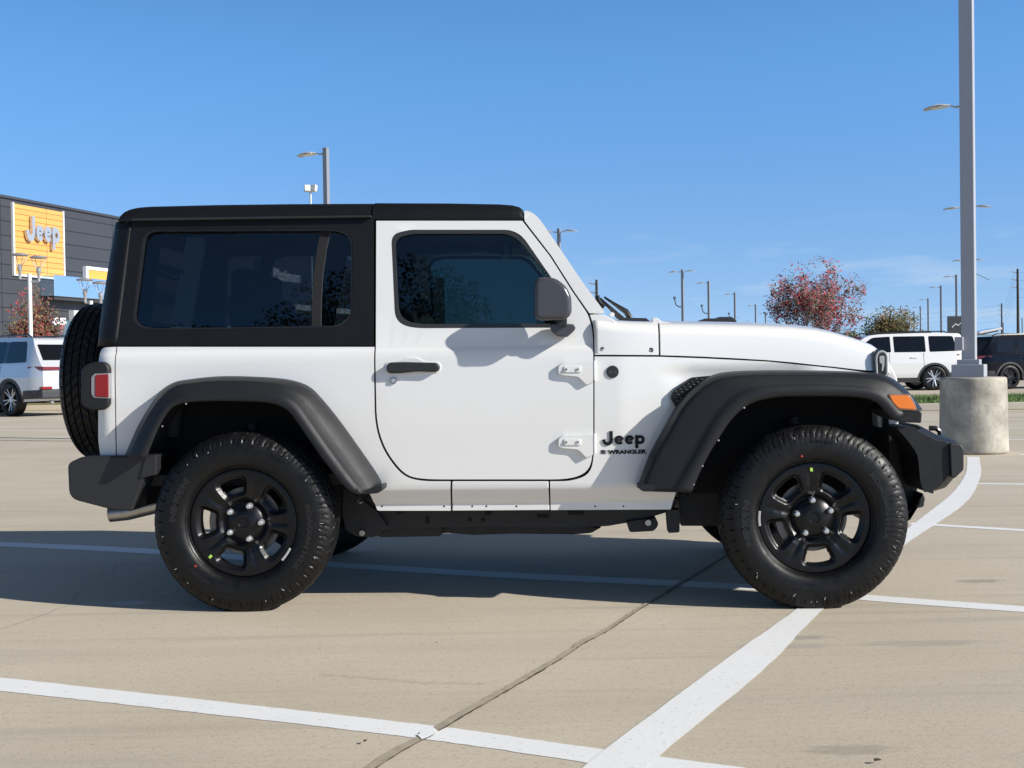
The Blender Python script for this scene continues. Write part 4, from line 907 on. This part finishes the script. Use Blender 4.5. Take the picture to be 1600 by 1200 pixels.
for k in range(4):
    for A, B in (((pa.x-.4, pa.y, 10.6-k*.95), (pc.x-.4, pc.y, 10.6-k*.95)), ((pc.x-.4, pc.y, 10.6-k*.95), (pc.x-60, pc.y+220, 10.2-k*.9)), ((pa.x-.4, pa.y, 10.6-k*.95), (pa.x+60, pa.y-60, 11.6-k*.95))):
        A, B = Vector(A), Vector(B); pts = [A.lerp(B, i/14)-O-Vector((0, 0, 1.5*4*(i/14)*(1-i/14))) for i in range(15)]
        tube('wire', pts, .009, WOOD, wires, n=5)
# ---- lantern posts by the building
LAMPM = mat('brushed lamp metal', (.50, .50, .50), .35, metal=.6)
def lantern_post(px, pw, Y, caps, label, base_py):
    p = at_depth(px, base_py, Y); t_ = thing('lantern_post', label, 'lantern post', (p.x, p.y, 0), 0, 'twin lantern posts by the building')
    zt = p.z; cyl('pole', (0, 0, 0), (0, 0, zt), .065, mat('white post paint', (.7, .7, .7), .4), t_, n=20)
    for cx_, cy_ in caps:
        c = at_depth(cx_, cy_, Y)-Vector((p.x, p.y, 0)); x, z = c.x, c.z
        hd = lathe('lantern_cap', [(0, .035), (.12, .03), (.27, -.01), (.285, -.035), (.26, -.055), (.05, -.06), (0, -.06)], LAMPM, t_, n=28, loc=(x, 0, z))
        lathe('lantern_neck', [(0, -.34), (.05, -.34), (.075, -.37), (.075, -.52), (.05, -.56), (.045, -.80), (0, -.80)], LAMPM, hd, n=20)
        for a_ in range(4):
            aa = math.pi/4+a_*math.pi/2; tube('strut', [(.24*math.cos(aa), .24*math.sin(aa), -.05), (.17*math.cos(aa), .17*math.sin(aa), -.22), (.07*math.cos(aa), .07*math.sin(aa), -.38)], .012, LAMPM, hd, n=6)
        tube('bracket', [(x, 0, z-.78), (x, 0, z-.80), (0, 0, z-.80)], .035, LAMPM, t_, n=8)
lantern_post(46, 6, 41, [(30.5, 397), (60, 401)], 'twin lantern post in front of the orange sign panel of the dealership', 428)
lantern_post(142, 6, 43, [(132.5, 436), (157, 441)], 'twin lantern post in front of the blue glass canopy, right of the orange panel', 470)
# ================================================================ the dealership
WA = at_depth(0, 307, 1.0); dA = ray(0, 307); YA = (9.0-CH)*dA.y/dA.z; WA = at_depth(0, 307, YA); WA.z = 0
dd = ray(1365, 558); WD = Vector((dd.x, dd.y, 0)).normalized(); WN = Vector((WD.y, -WD.x, 0))      # along the wall, out of the wall
def wall(px, py, off=0.0):
    d = ray(px, py); t_ = ((WA+WN*off)-CAMP).dot(WN)/d.dot(WN); p = CAMP+d*t_; return (p-WA).dot(WD), p.z
BR = math.atan2(WD.y, WD.x)
bld = thing('dealership_building', 'dark grey panelled car dealership with an orange sign panel and blue glass canopy', 'building', WA, BR)
# local frame: x along wall, -y out of wall
def panel_mat(name, col, w_, h_, mort, ofs=(0, 0, 0), rough=.45, mcol=None, metal=0.):
    m, t, b = node_mat(name); n = t.nodes.new; l = t.links.new
    tc = n('ShaderNodeTexCoord'); sp_ = n('ShaderNodeSeparateXYZ'); l(tc.outputs['Object'], sp_.inputs[0]); cb = n('ShaderNodeCombineXYZ'); l(sp_.outputs[0], cb.inputs[0]); l(sp_.outputs[2], cb.inputs[1])
    mp_ = n('ShaderNodeMapping'); mp_.inputs['Location'].default_value = ofs; l(cb.outputs[0], mp_.inputs[0])
    k = n('ShaderNodeTexBrick'); k.offset = 0; k.inputs['Scale'].default_value = 1; k.inputs['Brick Width'].default_value = w_; k.inputs['Row Height'].default_value = h_; k.inputs['Mortar Size'].default_value = mort; k.inputs['Mortar Smooth'].default_value = 0
    k.inputs['Color1'].default_value = (*col, 1); k.inputs['Color2'].default_value = (*[c*1.12 for c in col], 1); k.inputs['Mortar'].default_value = (*(mcol or [c*.25 for c in col]), 1); l(mp_.outputs[0], k.inputs[0])
    l(k.outputs[0], b.inputs['Base Color']); b.inputs['Roughness'].default_value = rough; b.inputs['Metallic'].default_value = metal
    return m
WALLM = panel_mat('grey cladding', (.045, .047, .054), 4.4, .66, .022)
ORG = panel_mat('orange cladding', (.70, .34, .09), 3.2, .26, .014, rough=.5)
WALL_L, = (70,)
box('wall', (WALL_L/2-12, 6.0, 4.5), (WALL_L+8, 12.0, 9.0), WALLM, bld, bev=.02)
box('parapet_cap', (WALL_L/2-12, 6.0, 9.03), (WALL_L+8.2, 12.2, .12), mat('dark metal cap', (.05, .052, .06), .4), bld)
def on_wall(name, x0_, y0_, x1_, y1_, px_mid=None, depth=.08, m=None, parent=None, off=0.0, bev=.01):
    u0, za = wall(x0_, y0_); u1, zb_ = wall(x1_, y1_); z0_, z1_ = min(za, zb_), max(za, zb_)
    return box(name, ((u0+u1)/2, -depth/2-off, (z0_+z1_)/2), (abs(u1-u0), depth, z1_-z0_), m, parent or bld, bev=bev)
u0, zt_ = wall(19, 318); u1, _ = wall(95, 333); _, zb_ = wall(19, 427)
WFR = mat('white trim', (.70, .71, .72), .4)
sg = box('sign_panel', ((u0+u1)/2, -.05, (zt_+zb_)/2), (u1-u0, .1, zt_-zb_), ORG, bld, bev=.01)
for uu in (u0-.06, u1+.06): box('sign_frame', (uu, -.06, (zt_+zb_)/2), (.10, .12, zt_-zb_+.1), WFR, sg)
box('sign_frame', ((u0+u1)/2, -.06, zb_-.06), (u1-u0+.22, .12, .09), WFR, sg)
ua, za = wall(31, 360); ub, _ = wall(87, 360); uc, zc = wall(59, 363)
_, zj = wall(41, 343); _, zk = wall(76, 385)
wj_ = ub-ua
glyphs('jeep_sign', mat('brushed sign metal', (.58, .59, .60), .3, metal=.6), sg, (wj_*.94, 1.45), .14, Matrix.Translation(((ua+ub)/2, -.16, zc-.05)) @ Matrix.Rotation(math.pi/2, 4, 'X')).name = 'sign_lettering'
# canopy of blue glass
uc0, zc0 = wall(62, 430); _, zc1 = wall(62, 463)
prj = .5
for _ in range(60):
    c = WA+WD*uc0+WN*prj; v = CAMR.transposed() @ (c-CAMP); pxx = 800+F*v.x/-v.z
    if pxx < 88: prj += .1
    else: break
BLUEG = mat('blue mirror glass', (.62, .80, .95), .06, metal=.9)
cnp = box('canopy', (uc0+8, -prj/2, (zc0+zc1)/2), (16, prj, zc0-zc1), BLUEG, bld, bev=.02)
box('canopy_soffit', (uc0+8, -prj/2, zc1-.08), (15.8, prj-.2, .16), mat('dark soffit', (.04, .04, .045), .5), cnp)
u2, z2 = wall(131, 421); u3, _ = wall(200, 421); _, z3 = wall(131, 437)
fr_ = box('entrance_frame', ((u2+u3)/2, -.08, z2-.6), (u3-u2, .16, 1.3), mat('orange trim', (.72, .36, .07), .5), bld); box('sign_frame', ((u2+u3)/2, -.1, z2+.08), (u3-u2, .2, .16), WFR, fr_); box('sign_frame', (u2, -.1, z2-.6), (.2, .2, 1.5), WFR, fr_)
# shop front
STORE = mat('shop front glass', (.07, .13, .15), .06, metal=.0, coat=1)
us, zs0 = wall(86, 470); ue, _ = wall(107, 470)
sf = box('shop_window', ((us-1+ue)/2, -.06, 1.75), (ue-us+1, .12, 3.5), STORE, bld); box('window_frame', (ue+.35, -.15, 2.0), (.7, .3, 4.0), WFR, sf); box('window_frame', ((us-1+ue)/2, -.1, .25), (ue-us+1, .3, .5), WFR, sf)
ut, zt2 = wall(88.5, 502); text_mesh('sign_lettering', '65', 1, mat('white vinyl', (.85, .85, .85), .5), sf, extrude=.01, offset=.04, fit=(1.1, .36), matrix=Matrix.Translation((ut, -.15, zt2)) @ Matrix.Rotation(math.pi/2, 4, 'X'))
ug, zg = wall(133, 466); ug2, _ = wall(180, 466)
box('glass_screen', ((ug+ug2)/2, -.08, 1.9), (ug2-ug, .16, 3.8), mat('pale green glass', (.30, .48, .45), .08, coat=1), bld)
for k in range(6): q_ = box('shop_window', (ug2+3+k*5.2, -.06, 2.0), (4.4, .12, 3.2), STORE, bld)
up, zp = wall(425, 428); up2, _ = wall(466, 428); 
text_mesh('sign_lettering', 'Platinum', 1, mat('white sign letters', (.88, .88, .88), .5), bld, extrude=.05, offset=.02, fit=(up2-up, .80), matrix=Matrix.Translation(((up+up2)/2, -.1, zp)) @ Matrix.Rotation(math.pi/2, 4, 'X'))
uq, zq = wall(410, 481); uq2, _ = wall(505, 481); box('white_band', ((uq+uq2)/2, -1.2, zq), (uq2-uq, 2.4, .35), WFR, bld)
# ---- dark notice board right
sp_ = at_depth(1493, 508, 60)
sb_ = thing('sign_board', 'dark square sign board with a pale emblem, left of the near lamp post', 'sign', (sp_.x+.25, 60, 0))
box('board', (0, 0, sp_.z), (1.25, .12, .85), mat('dark board', (.028, .03, .035), .5), sb_); bm = bmesh.new(); 
cyl('post', (0, 0, 0), (0, 0, sp_.z-.4), .06, POLE, sb_, n=12)
tube('emblem', [(-.45, -.07, sp_.z-.1), (-.28, -.07, sp_.z+.05), (-.15, -.07, sp_.z-.02), (0, -.07, sp_.z+.12), (.15, -.07, sp_.z-.02), (.28, -.07, sp_.z+.05), (.42, -.07, sp_.z-.1)], .03, WFR, sb_, n=6)
# ================================================================ trees
def tree(name, label, cat, loc, h, cw, leaf_m, weights, n_leaf, leaf=.05, trunks=3, crown0=.3, seed=1, bark=(.20, .16, .12), depth=4, spread=.5, twiggy=1.0, edge=1.5, group=None, clump=.22, up=.55):
    rnd_ = random.Random(seed); t_ = thing(name, label, cat, loc, 0, group)
    bm = bmesh.new(); tips = []; segs = []
    ctr = Vector((0, 0, h*(crown0+1)/2)); rx, rz_ = cw/2, h*(1-crown0)/2
    def inside(p): q = p-ctr; return (q.x/rx)**2+(q.y/rx)**2+(q.z/rz_)**2
    def grow(p, d, L, r, lev):
        pts = [p.copy()]; q = p.copy(); dd_ = d.copy(); k = 5
        for i in range(k):
            dd_ = (dd_+Vector((rnd_.uniform(-1, 1), rnd_.uniform(-1, 1), rnd_.uniform(-.3, .6)))*.16).normalized(); q = q+dd_*L/k; pts.append(q.copy())
        rr = [r*(1-.6*i/k) for i in range(k+1)]; add_tube(bm, pts, rr, 5 if lev > 1 else 8)
        if lev >= depth or inside(q) > 1.25: tips.append(q); segs.append(pts); return
        if lev >= 2: segs.append(pts)
        for _ in range(rnd_.choice((2, 3, 3))):
            a = Vector((rnd_.uniform(-1, 1), rnd_.uniform(-1, 1), rnd_.uniform(-.25, 1)*up)).normalized()
            grow(pts[rnd_.choice((3, 4, 5))], (dd_+a*spread*1.5).normalized(), L*rnd_.uniform(.62, .85), r*.5, lev+1)
    for k in range(trunks):
        a = 2*math.pi*k/max(1, trunks)+rnd_.random(); lean = .28 if trunks > 1 else .03
        grow(Vector((math.cos(a)*.05, math.sin(a)*.05, 0)), Vector((math.cos(a)*lean, math.sin(a)*lean, 1)).normalized(), h*max(.3, crown0*1.15), h*.014*(1.3 if trunks == 1 else 1), 0)
    from_bm('trunk', bm, mat('bark %s' % (bark,), bark, .9, var=.3, vscale=10), t_)
    vs, fs, mi = [], [], []; cl = []
    for s_ in segs:
        for q in s_[1:]: cl.append(q)
    for _ in range(int(len(cl)*.4*twiggy+30*twiggy)):
        v = Vector((rnd_.gauss(0, 1), rnd_.gauss(0, 1), rnd_.gauss(0, 1))).normalized()*rnd_.random()**.4; cl.append(ctr+Vector((v.x*rx, v.y*rx, v.z*rz_)))
    cl = [c for c in cl if inside(c) < 1.35]
    cm = [rnd_.choices(range(len(leaf_m)), weights)[0] for _ in cl]
    for _ in range(n_leaf):
        k = rnd_.randrange(len(cl)); c = cl[k]; s = clump*h/4
        p = c+Vector((rnd_.gauss(0, s), rnd_.gauss(0, s), rnd_.gauss(0, s*.8)))
        if inside(p) > edge: continue
        u = Vector((rnd_.gauss(0, 1), rnd_.gauss(0, 1), rnd_.gauss(0, 1))).normalized(); v = u.orthogonal().normalized(); a = leaf*rnd_.uniform(.6, 1.4); b0 = len(vs)
        vs += [p-u*a, p+v*a*.45, p+u*a, p-v*a*.45]; fs.append((b0, b0+1, b0+2, b0+3)); mi.append(cm[k] if rnd_.random() < .7 else rnd_.choices(range(len(leaf_m)), weights)[0])
    from_py('crown', vs, fs, leaf_m, t_, mi=mi, recalc=False)
    return t_
def LM(name, c): return mat(name, c, .65)
LRED, LBRN, LGRN, LOLV, LDRK, LGOLD, LGREY = LM('red leaf', (.42, .04, .06)), LM('brown red leaf', (.19, .075, .06)), LM('green leaf', (.055, .085, .025)), LM('olive leaf', (.11, .095, .03)), LM('dark leaf', (.02, .04, .014)), LM('golden leaf', (.24, .15, .05)), LM('grey green leaf', (.14, .13, .105))
def at_g(px, Y): p = at_depth(px, 560, Y); return (p.x, p.y, 0)
tree('red_leaved_tree', 'airy multi-stemmed tree with sparse red and brown leaves beyond the bonnet', 'tree', at_g(1271, 45), 4.75, 3.5, [LRED, LBRN, LGREY, LGRN], [3.4, 3.6, 3.2, 1.2], 10500, leaf=.052, trunks=6, crown0=.2, seed=7, depth=5, spread=.34, clump=.06, twiggy=.4, edge=1.25, bark=(.24, .20, .17), up=1.0)
tree('olive_tree', 'rounded olive-green tree beyond the white estate car roof', 'tree', at_g(1393, 88), 4.75, 4.0, [LOLV, LDRK, LGOLD], [5, 2, 2.4], 14000, leaf=.10, trunks=1, crown0=.22, seed=4, clump=.2)
tree('low_tree', 'low dark green tree between the red-leaved tree and the olive-green one', 'tree', at_g(1338, 110), 4.0, 6.0, [LOLV, LDRK, LGRN], [3, 3, 2], 7000, leaf=.13, trunks=1, crown0=.15, seed=9, clump=.25)
tree('bare_tree', 'small nearly bare pinkish tree beside the hooked lamp post above the bonnet', 'tree', at_g(1160, 95), 4.35, 2.4, [LBRN, LGREY], [1, 1], 700, leaf=.07, trunks=4, crown0=.25, seed=12, clump=.09, bark=(.28, .2, .18), up=1.0)
tree('red_leaved_shrub', 'dense reddish brown tree in front of the dealership window, behind the silver car', 'tree', at_g(54, 44), 3.95, 1.75, [LRED, LBRN, LOLV, LGOLD], [1.6, 5, 3.4, .9], 9000, leaf=.05, trunks=4, crown0=.2, seed=21, clump=.14, bark=(.2, .15, .12))
for k, (x, y, h_, w_, lab) in enumerate(((-3.6, -9.0, 7.9, 5.4, 'dark green tree whose reflection shows in the door window'), (-7.9, -10.5, 7.4, 6.0, 'leafy green tree mirrored in the right part of the long rear side window'), (-13.2, -11, 7.9, 3.8, 'green tree mirrored in the left end of the rear side window'))):
    tree('leafy_tree', lab, 'tree', (x, y, 0), h_, w_, [LDRK, LGRN, LGOLD], [5, 4, 1], 70000, leaf=.042, trunks=1, crown0=.3, seed=30+k, clump=.13, twiggy=1.6, edge=1.02)
# far belt of trees along the horizon, one unreadable mass
rf_ = random.Random(77); vs, fs, mi = [], [], []
cl = []
for k in range(420):
    a = rf_.uniform(-1.25, 1.25); d_ = rf_.uniform(330, 520); cl.append((d_*math.sin(a), d_*math.cos(a), rf_.uniform(2.5, 5.5), rf_.uniform(4, 10)))
for x, y, h_, w_ in cl:
    c_ = rf_.randrange(3)
    for _ in range(70):
        u = Vector((rf_.gauss(0, 1), rf_.gauss(0, 1), rf_.gauss(0, 1))).normalized(); p = Vector((x+rf_.gauss(0, w_*.5), y+rf_.gauss(0, w_*.5), abs(rf_.gauss(h_*.45, h_*.3)))); v = u.orthogonal().normalized(); a = rf_.uniform(.4, .9); b0 = len(vs)
        vs += [p-u*a, p+v*a*.7, p+u*a, p-v*a*.7]; fs.append((b0, b0+1, b0+2, b0+3)); mi.append(c_ if rf_.random() < .7 else rf_.randrange(3))
o = from_py('distant_trees', vs, fs, [LOLV, LDRK, LGRN], None, mi=mi, recalc=False); o['kind'] = 'stuff'
# ================================================================ parked cars
def suv(label, loc, rz, paint, kind='suv', L=5.2, Ht=1.88, rear_slope=.22, clad=None, silver=True, glassm=None, group='sport utility cars parked in the lot', wr=.39, rack=True, dark_pillars=False, full=True, cat='car', Wd=.97, trim=True):
    t_ = thing('parked_car', label, cat, loc, rz, group); belt = 1.20*Ht/1.84; s_ = rear_slope; glassm = glassm or mat('dark car glass', (.004, .0045, .006), .05, coat=.15)
    x1, x2 = 1.12*L/5.2, 4.22*L/5.2; ra = wr+.075
    top = [(.10, .36, .05), (.0, .50, .05), (-.0, .92, .1), (.03, belt-.08, .05), (s_, Ht-.16, .08), (s_+.06, Ht-.03, .12), (1.3, Ht+.0, .3), (2.9*L/5.2, Ht-.03, .3), (3.22*L/5.2, Ht-.10, .2), (3.95*L/5.2, belt+.02, .12), (4.75*L/5.2, belt-.10, .3), (5.10*L/5.2, belt-.22, .1), (L, .80, .05), (L-.02, .5, .05), (L-.15, .32, .05)]
    arch = lambda xc: [(xc+ra*math.cos(a)*1.02, .36+max(0, ra*math.sin(a))) for a in [math.pi*k/12 for k in range(13)]]
    low = [(x2+ra+.02, .30)]+arch(x2)+[(x2-ra-.02, .28), (x1+ra+.02, .28)]+arch(x1)+[(x1-ra-.02, .34)]
    def hw(x, z):
        w_ = Wd-.01 if z < belt else Wd-.01-(z-belt)*.26
        if z < .55: w_ -= (.55-z)*.25
        w_ -= .05*max(0, min(1, (z-.9)/.3)) if z > .9 else 0
        if x < .45: w_ -= .16*(1-x/.45)**2
        if x > L-.8: w_ -= .22*((x-L+.8)/.8)**2
        return w_
    def plate(nm, out, m, parent, off=.0, th=.02, both=True, body=False, bev=.0):
        bm = bmesh.new(); q = rc(out); vs = [bm.verts.new((x, 0, z)) for x, z in q]
        for tr in tessellate_polygon([[Vector((x, z, 0)) for x, z in q]]):
            try: bm.faces.new([vs[i] for i in tr])
            except ValueError: pass
        bmesh.ops.dissolve_limit(bm, angle_limit=.01, verts=bm.verts, edges=bm.edges)
        for z in (.45, .55, .9, 1.0, 1.1, belt, belt+.03, 1.4, 1.6): bmesh.ops.bisect_plane(bm, geom=bm.verts[:]+bm.edges[:]+bm.faces[:], dist=1e-5, plane_co=(0, 0, z), plane_no=(0, 0, 1))
        for x in (.06, .14, .24, .34, .45, L-.8, L-.55, L-.35, L-.2, L-.08): bmesh.ops.bisect_plane(bm, geom=bm.verts[:]+bm.edges[:]+bm.faces[:], dist=1e-5, plane_co=(x, 0, 0), plane_no=(1, 0, 0))
        for v in bm.verts: v.co.y = -(hw(v.co.x, v.co.z)+off)
        if body:
            be = [e for e in bm.edges if e.is_boundary]; r = bmesh.ops.extrude_edge_only(bm, edges=be)
            for e in r['geom']:
                if isinstance(e, bmesh.types.BMVert): e.co.y = 0
        else:
            r = bmesh.ops.extrude_face_region(bm, geom=bm.faces[:])
            for e in r['geom']:
                if isinstance(e, bmesh.types.BMVert): e.co.y += th
        if body:
            geom = bm.verts[:]+bm.edges[:]+bm.faces[:]; dd_ = bmesh.ops.duplicate(bm, geom=geom)
            for e in dd_['geom']:
                if isinstance(e, bmesh.types.BMVert): e.co.y *= -1
            bmesh.ops.remove_doubles(bm, verts=bm.verts, dist=1e-4)
        else:
            b2 = bm.copy()
            for v in b2.verts: v.co.y *= -1
            from_bm(nm, b2, m, parent, bev=bev, seg=3)
        return from_bm(nm, bm, m, parent, bev=bev, seg=3)
    body = plate('body', [(x, z, r) if True else 0 for x, z, r in top]+low, paint, t_, body=True, bev=.06)
    gx0 = s_*.72+.22
    zb2, zt2 = belt+.03, Ht-.115
    q1 = plate('quarter_window', [(gx0+.02, zb2+.02, .04), (gx0+.14, zt2, .06), (1.30, zt2+.01, .05), (1.30, zb2, .05)], glassm, t_, off=.004, bev=.003)
    plate('rear_door_window', [(1.42, zb2, .04), (1.42, zt2+.01, .05), (2.36*L/5.2, zt2+.01, .04), (2.36*L/5.2, zb2, .04)], glassm, t_, off=.004, bev=.003)
    plate('front_door_window', [(2.46*L/5.2, zb2, .04), (2.46*L/5.2, zt2+.01, .04), (3.02*L/5.2, zt2-.02, .1), (3.62*L/5.2, zb2+.05, .05), (3.62*L/5.2, zb2, .03)], glassm, t_, off=.004, bev=.003)
    if dark_pillars:
        for xp_ in (1.36, 2.41*L/5.2): plate('window_pillar', [(xp_-.07, zb2+.01), (xp_-.07, zt2), (xp_+.07, zt2), (xp_+.07, zb2+.01)], BADGE, t_, off=.003)
    for xp_ in (1.50, 2.52*L/5.2, 3.62*L/5.2): plate('door_gap', [(xp_-.006, .48), (xp_-.006, belt), (xp_+.006, belt), (xp_+.006, .48)], DARK, t_, off=.0015)
    cm = clad or mat('grey cladding plastic', (.035, .036, .04), .5)
    plate('lower_cladding', [(.0, .42), (.02, .62), (x1-ra-.10, .60), (x1-ra-.04, .40)], cm, t_, off=.006)
    plate('lower_cladding', [(x1+ra+.03, .27), (x1+ra+.0, .42), (x2-ra-.0, .42), (x2-ra-.03, .27)], cm, t_, off=.006)
    for xc in (x1, x2):
        r1_, r2_ = ra-.01, ra+.055; out = [(xc+r2_*math.cos(a), .36+r2_*math.sin(a)) for a in [math.pi*k/16 for k in range(17)]]+[(xc+r1_*math.cos(a), .36+r1_*math.sin(a)) for a in [math.pi*(16-k)/16 for k in range(17)]]
        plate('arch_trim', out, cm, t_, off=.010)
    box('underbody', (L/2, 0, .42), (L-.7, 1.45, .22), DARK, t_, bev=0)
    box('wheel_arch_lining', (x1, 0, .60), (2*ra-.02, 1.5, .5), DARK, t_, bev=0); box('wheel_arch_lining', (x2, 0, .60), (2*ra-.02, 1.5, .5), DARK, t_, bev=0)
    # tail: glass, lamps, bumper, plate
    an = math.atan2(s_-.03, Ht-.16-belt+.08)
    for nm, zc_, hh, ww, m, dx in (('rear_window', (belt+Ht-.18)/2+.04, Ht-.22-belt, 1.42, glassm, .0),):
        bm = bmesh.new(); xx = .03+(s_-.03)*(zc_-belt+.08)/(Ht-.16-belt+.08); add_box(bm, (xx-.004, 0, zc_), (.03, ww, hh), 0, Matrix.Rotation(an, 4, 'Y')); from_bm(nm, bm, m, t_, bev=.01)
    for s in (-1, 1):
        tl = [(-.012, s*.25, belt-.10), (-.012, s*.80, belt-.10), (.09, s*(hw(.1, belt-.1)+.008), belt-.09), (.40, s*(hw(.4, belt-.1)+.008), belt-.075)]
        hh = [.035, .04, .04, .02]; vs = []
        for (x, y, z), k in zip(tl, hh): vs += [(x, y, z-k), (x, y, z+k), (x+.03, y-s*.03, z+k), (x+.03, y-s*.03, z-k)]
        from_py('tail_light', vs, grid_faces(4, 4, closed_c=True)+[(0, 1, 2, 3), (12, 13, 14, 15)], mat('deep red lens', (.16, .006, .010), .2, coat=.6), t_)
        box('rear_reflector', (.035, s*.72, .66), (.14, .26, .06), REDL, t_, bev=.01)
        box('headlight', (L-.08, s*.72, .80), (.16, .30, .14), mat('lamp glass', (.6, .62, .65), .08, coat=1, metal=.4), t_, bev=.03)
        mr_ = box('door_mirror', (3.35*L/5.2, s*(Wd+.10), belt+.07), (.15, .22, .17), paint, t_, bev=.05, seg=3)
        for hx in (1.75, 2.75): box('door_handle', (hx*L/5.2, s*(hw(hx, belt-.13)+.018), belt-.15), (.22, .03, .035), paint if trim else CHROME, t_, bev=.01)
        if rack: tube('roof_rail', [(.6, s*.66, Ht-.02), (.75, s*.66, Ht+.045), (3.0*L/5.2, s*.66, Ht+.035), (3.15*L/5.2, s*.66, Ht-.06)], .02, BADGE, t_, n=8)
    box('rear_bumper', (.03, 0, .52), (.16, 1.74, .22), cm, t_, bev=.05, seg=3)
    box('grille', (L-.03, 0, .82), (.08, 1.0, .22), BADGE, t_, bev=.02)
    bm = bmesh.new(); add_box(bm, (3.62*L/5.2, 0, (belt+Ht)/2-.03), (.03, 1.45, .80), 0, Matrix.Rotation(-.86, 4, 'Y')); from_bm('windscreen', bm, glassm, t_, bev=.01)
    tube('exhaust_pipe', [(.10, .5, .33), (.5, .5, .34)], .04, STEEL, t_, n=12)
    spk = 10; rimc = mat('machined alloy', (.55, .56, .58), .3, metal=.8) if silver else mat('dark alloy', (.03, .03, .033), .3, metal=.3)
    def wheel(xc, s):
        e = empty('wheel', t_, (xc, s*(Wd-.13), wr-.005))
        lathe('tyre', [(wr*.70, .10), (wr*.74, .118), (wr*.88, .122), (wr*.97, .10), (wr, .07), (wr, -.07), (wr*.97, -.10), (wr*.88, -.122), (wr*.74, -.118), (wr*.70, -.10)], RUB, e, n=48, axis='Y')
        lathe('rim', [(wr*.72, -.112*1), (wr*.69, -.10), (wr*.65, -.06), (wr*.64, .0), (0, .0)], BADGE, e, n=48, axis='Y') if s < 0 else lathe('rim', [(wr*.72, .112), (wr*.69, .10), (wr*.65, .06), (wr*.64, .0), (0, .0)], BADGE, e, n=48, axis='Y')
        bm = bmesh.new()
        for k in range(spk):
            a = 2*math.pi*k/spk+(.11 if k % 2 else -.11)
            p0 = (.05*math.cos(a), s*.055, .05*math.sin(a)); p1 = (wr*.67*math.cos(a), s*.085, wr*.67*math.sin(a)); add_cyl(bm, p0, p1, .022, .018, 6)
        add_cyl(bm, (0, s*.04, 0), (0, s*.075, 0), .07, .06, 20)
        from_bm('spokes', bm, rimc, e)
    for xc in (x1, x2):
        for s in (-1, 1): wheel(xc, s)
    return t_
def metallic(name, c, metal, rough): return mat(name, c, rough, metal=metal, coat=1.0)
SILV = metallic('silver paint', (.58, .60, .62), .35, .3); BLK = mat('black car paint', (.004, .005, .009), .12, spec=.08, coat=.3)
def place_suv(px, py, x_off, y_off, ang, **k):
    """put local point (x_off, y_off) of the car where the pixel meets the ground"""
    p = on_ground(px, py); c, s = math.cos(ang), math.sin(ang)
    return suv(loc=(p.x-(c*x_off-s*y_off), p.y-(s*x_off+c*y_off), 0), rz=ang, **k)
place_suv(14, 651, 1.12, .97, math.pi-R(36), label='silver car seen from behind at an angle, parked left in front of the dealership', paint=SILV, Ht=1.85, rear_slope=.36, L=5.2, wr=.40, dark_pillars=True)
place_suv(1459, 610, 1.2, .97, math.pi+R(1), label='white car with black windows beyond the grass verge, left of the nearest lamp post', paint=WHITE, Ht=1.87, rear_slope=.20, L=5.4, wr=.41)
place_suv(1583, 608, 1.15, -.97, R(14), label='black sport utility car at the right edge behind the near lamp post', paint=BLK, Ht=1.76, rear_slope=.50, L=4.9, silver=False, wr=.40)
hc = at_depth(1533, 560, 47)
oc = suv(loc=(hc.x, hc.y, 0), rz=math.pi, label='far white car with its tailgate raised, mostly hidden behind the nearest lamp post', paint=WHITE, Ht=1.75, rear_slope=.3, L=4.7, rack=False)
bm = bmesh.new(); add_box(bm, (-.12, 0, 2.02), (.86, 1.3, .09), 0, Matrix.Rotation(.18, 4, 'Y')); from_bm('raised_tailgate', bm, WHITE, oc, bev=.03)
bm = bmesh.new(); add_box(bm, (-.10, 0, 1.95), (.70, 1.1, .05), 0, Matrix.Rotation(.18, 4, 'Y')); from_bm('tailgate_window', bm, BADGE, oc, bev=.01)
tube('gas_strut', [(.25, -.6, 1.5), (.05, -.6, 1.95)], .015, BADGE, oc, n=6)
place_suv(-96, 640, .2, .9, math.pi-R(4), label='white car at the very left edge of the photo, mostly out of view', paint=WHITE, Ht=1.75, rear_slope=.3, L=4.8) if False else None
# dry leaves on the paving
def dry_leaf(px, py, s, rz_, lab):
    p = on_ground(px, py); vs = []; n_ = 10
    for i in range(n_):
        a = 2*math.pi*i/n_; r_ = 1-.35*abs(math.sin(a*1.5)); vs.append((s*r_*math.cos(a), s*.5*r_*math.sin(a), .006+s*.35*abs(math.sin(a))))
    vs.append((0, 0, .006)); o = from_py('dry_leaf', vs, [(i, (i+1) % n_, n_) for i in range(n_)], mat('dry leaf', (.03, .018, .012), .8), None, recalc=False); o.location = (p.x, p.y, .003); o.rotation_euler = (0, 0, rz_)
    tag(o, lab, 'leaf', 'dry leaves on the paving')
dry_leaf(1371, 1194, .016, .4, 'small curled dark leaf at the bottom edge, right of the wide painted line')
dry_leaf(571, 1163, .012, 1.2, 'small dry leaf below the white line, left of the slab joint')
dry_leaf(682, 1008, .006, .2, 'tiny dark leaf scrap on the bare paving between the two wheels')
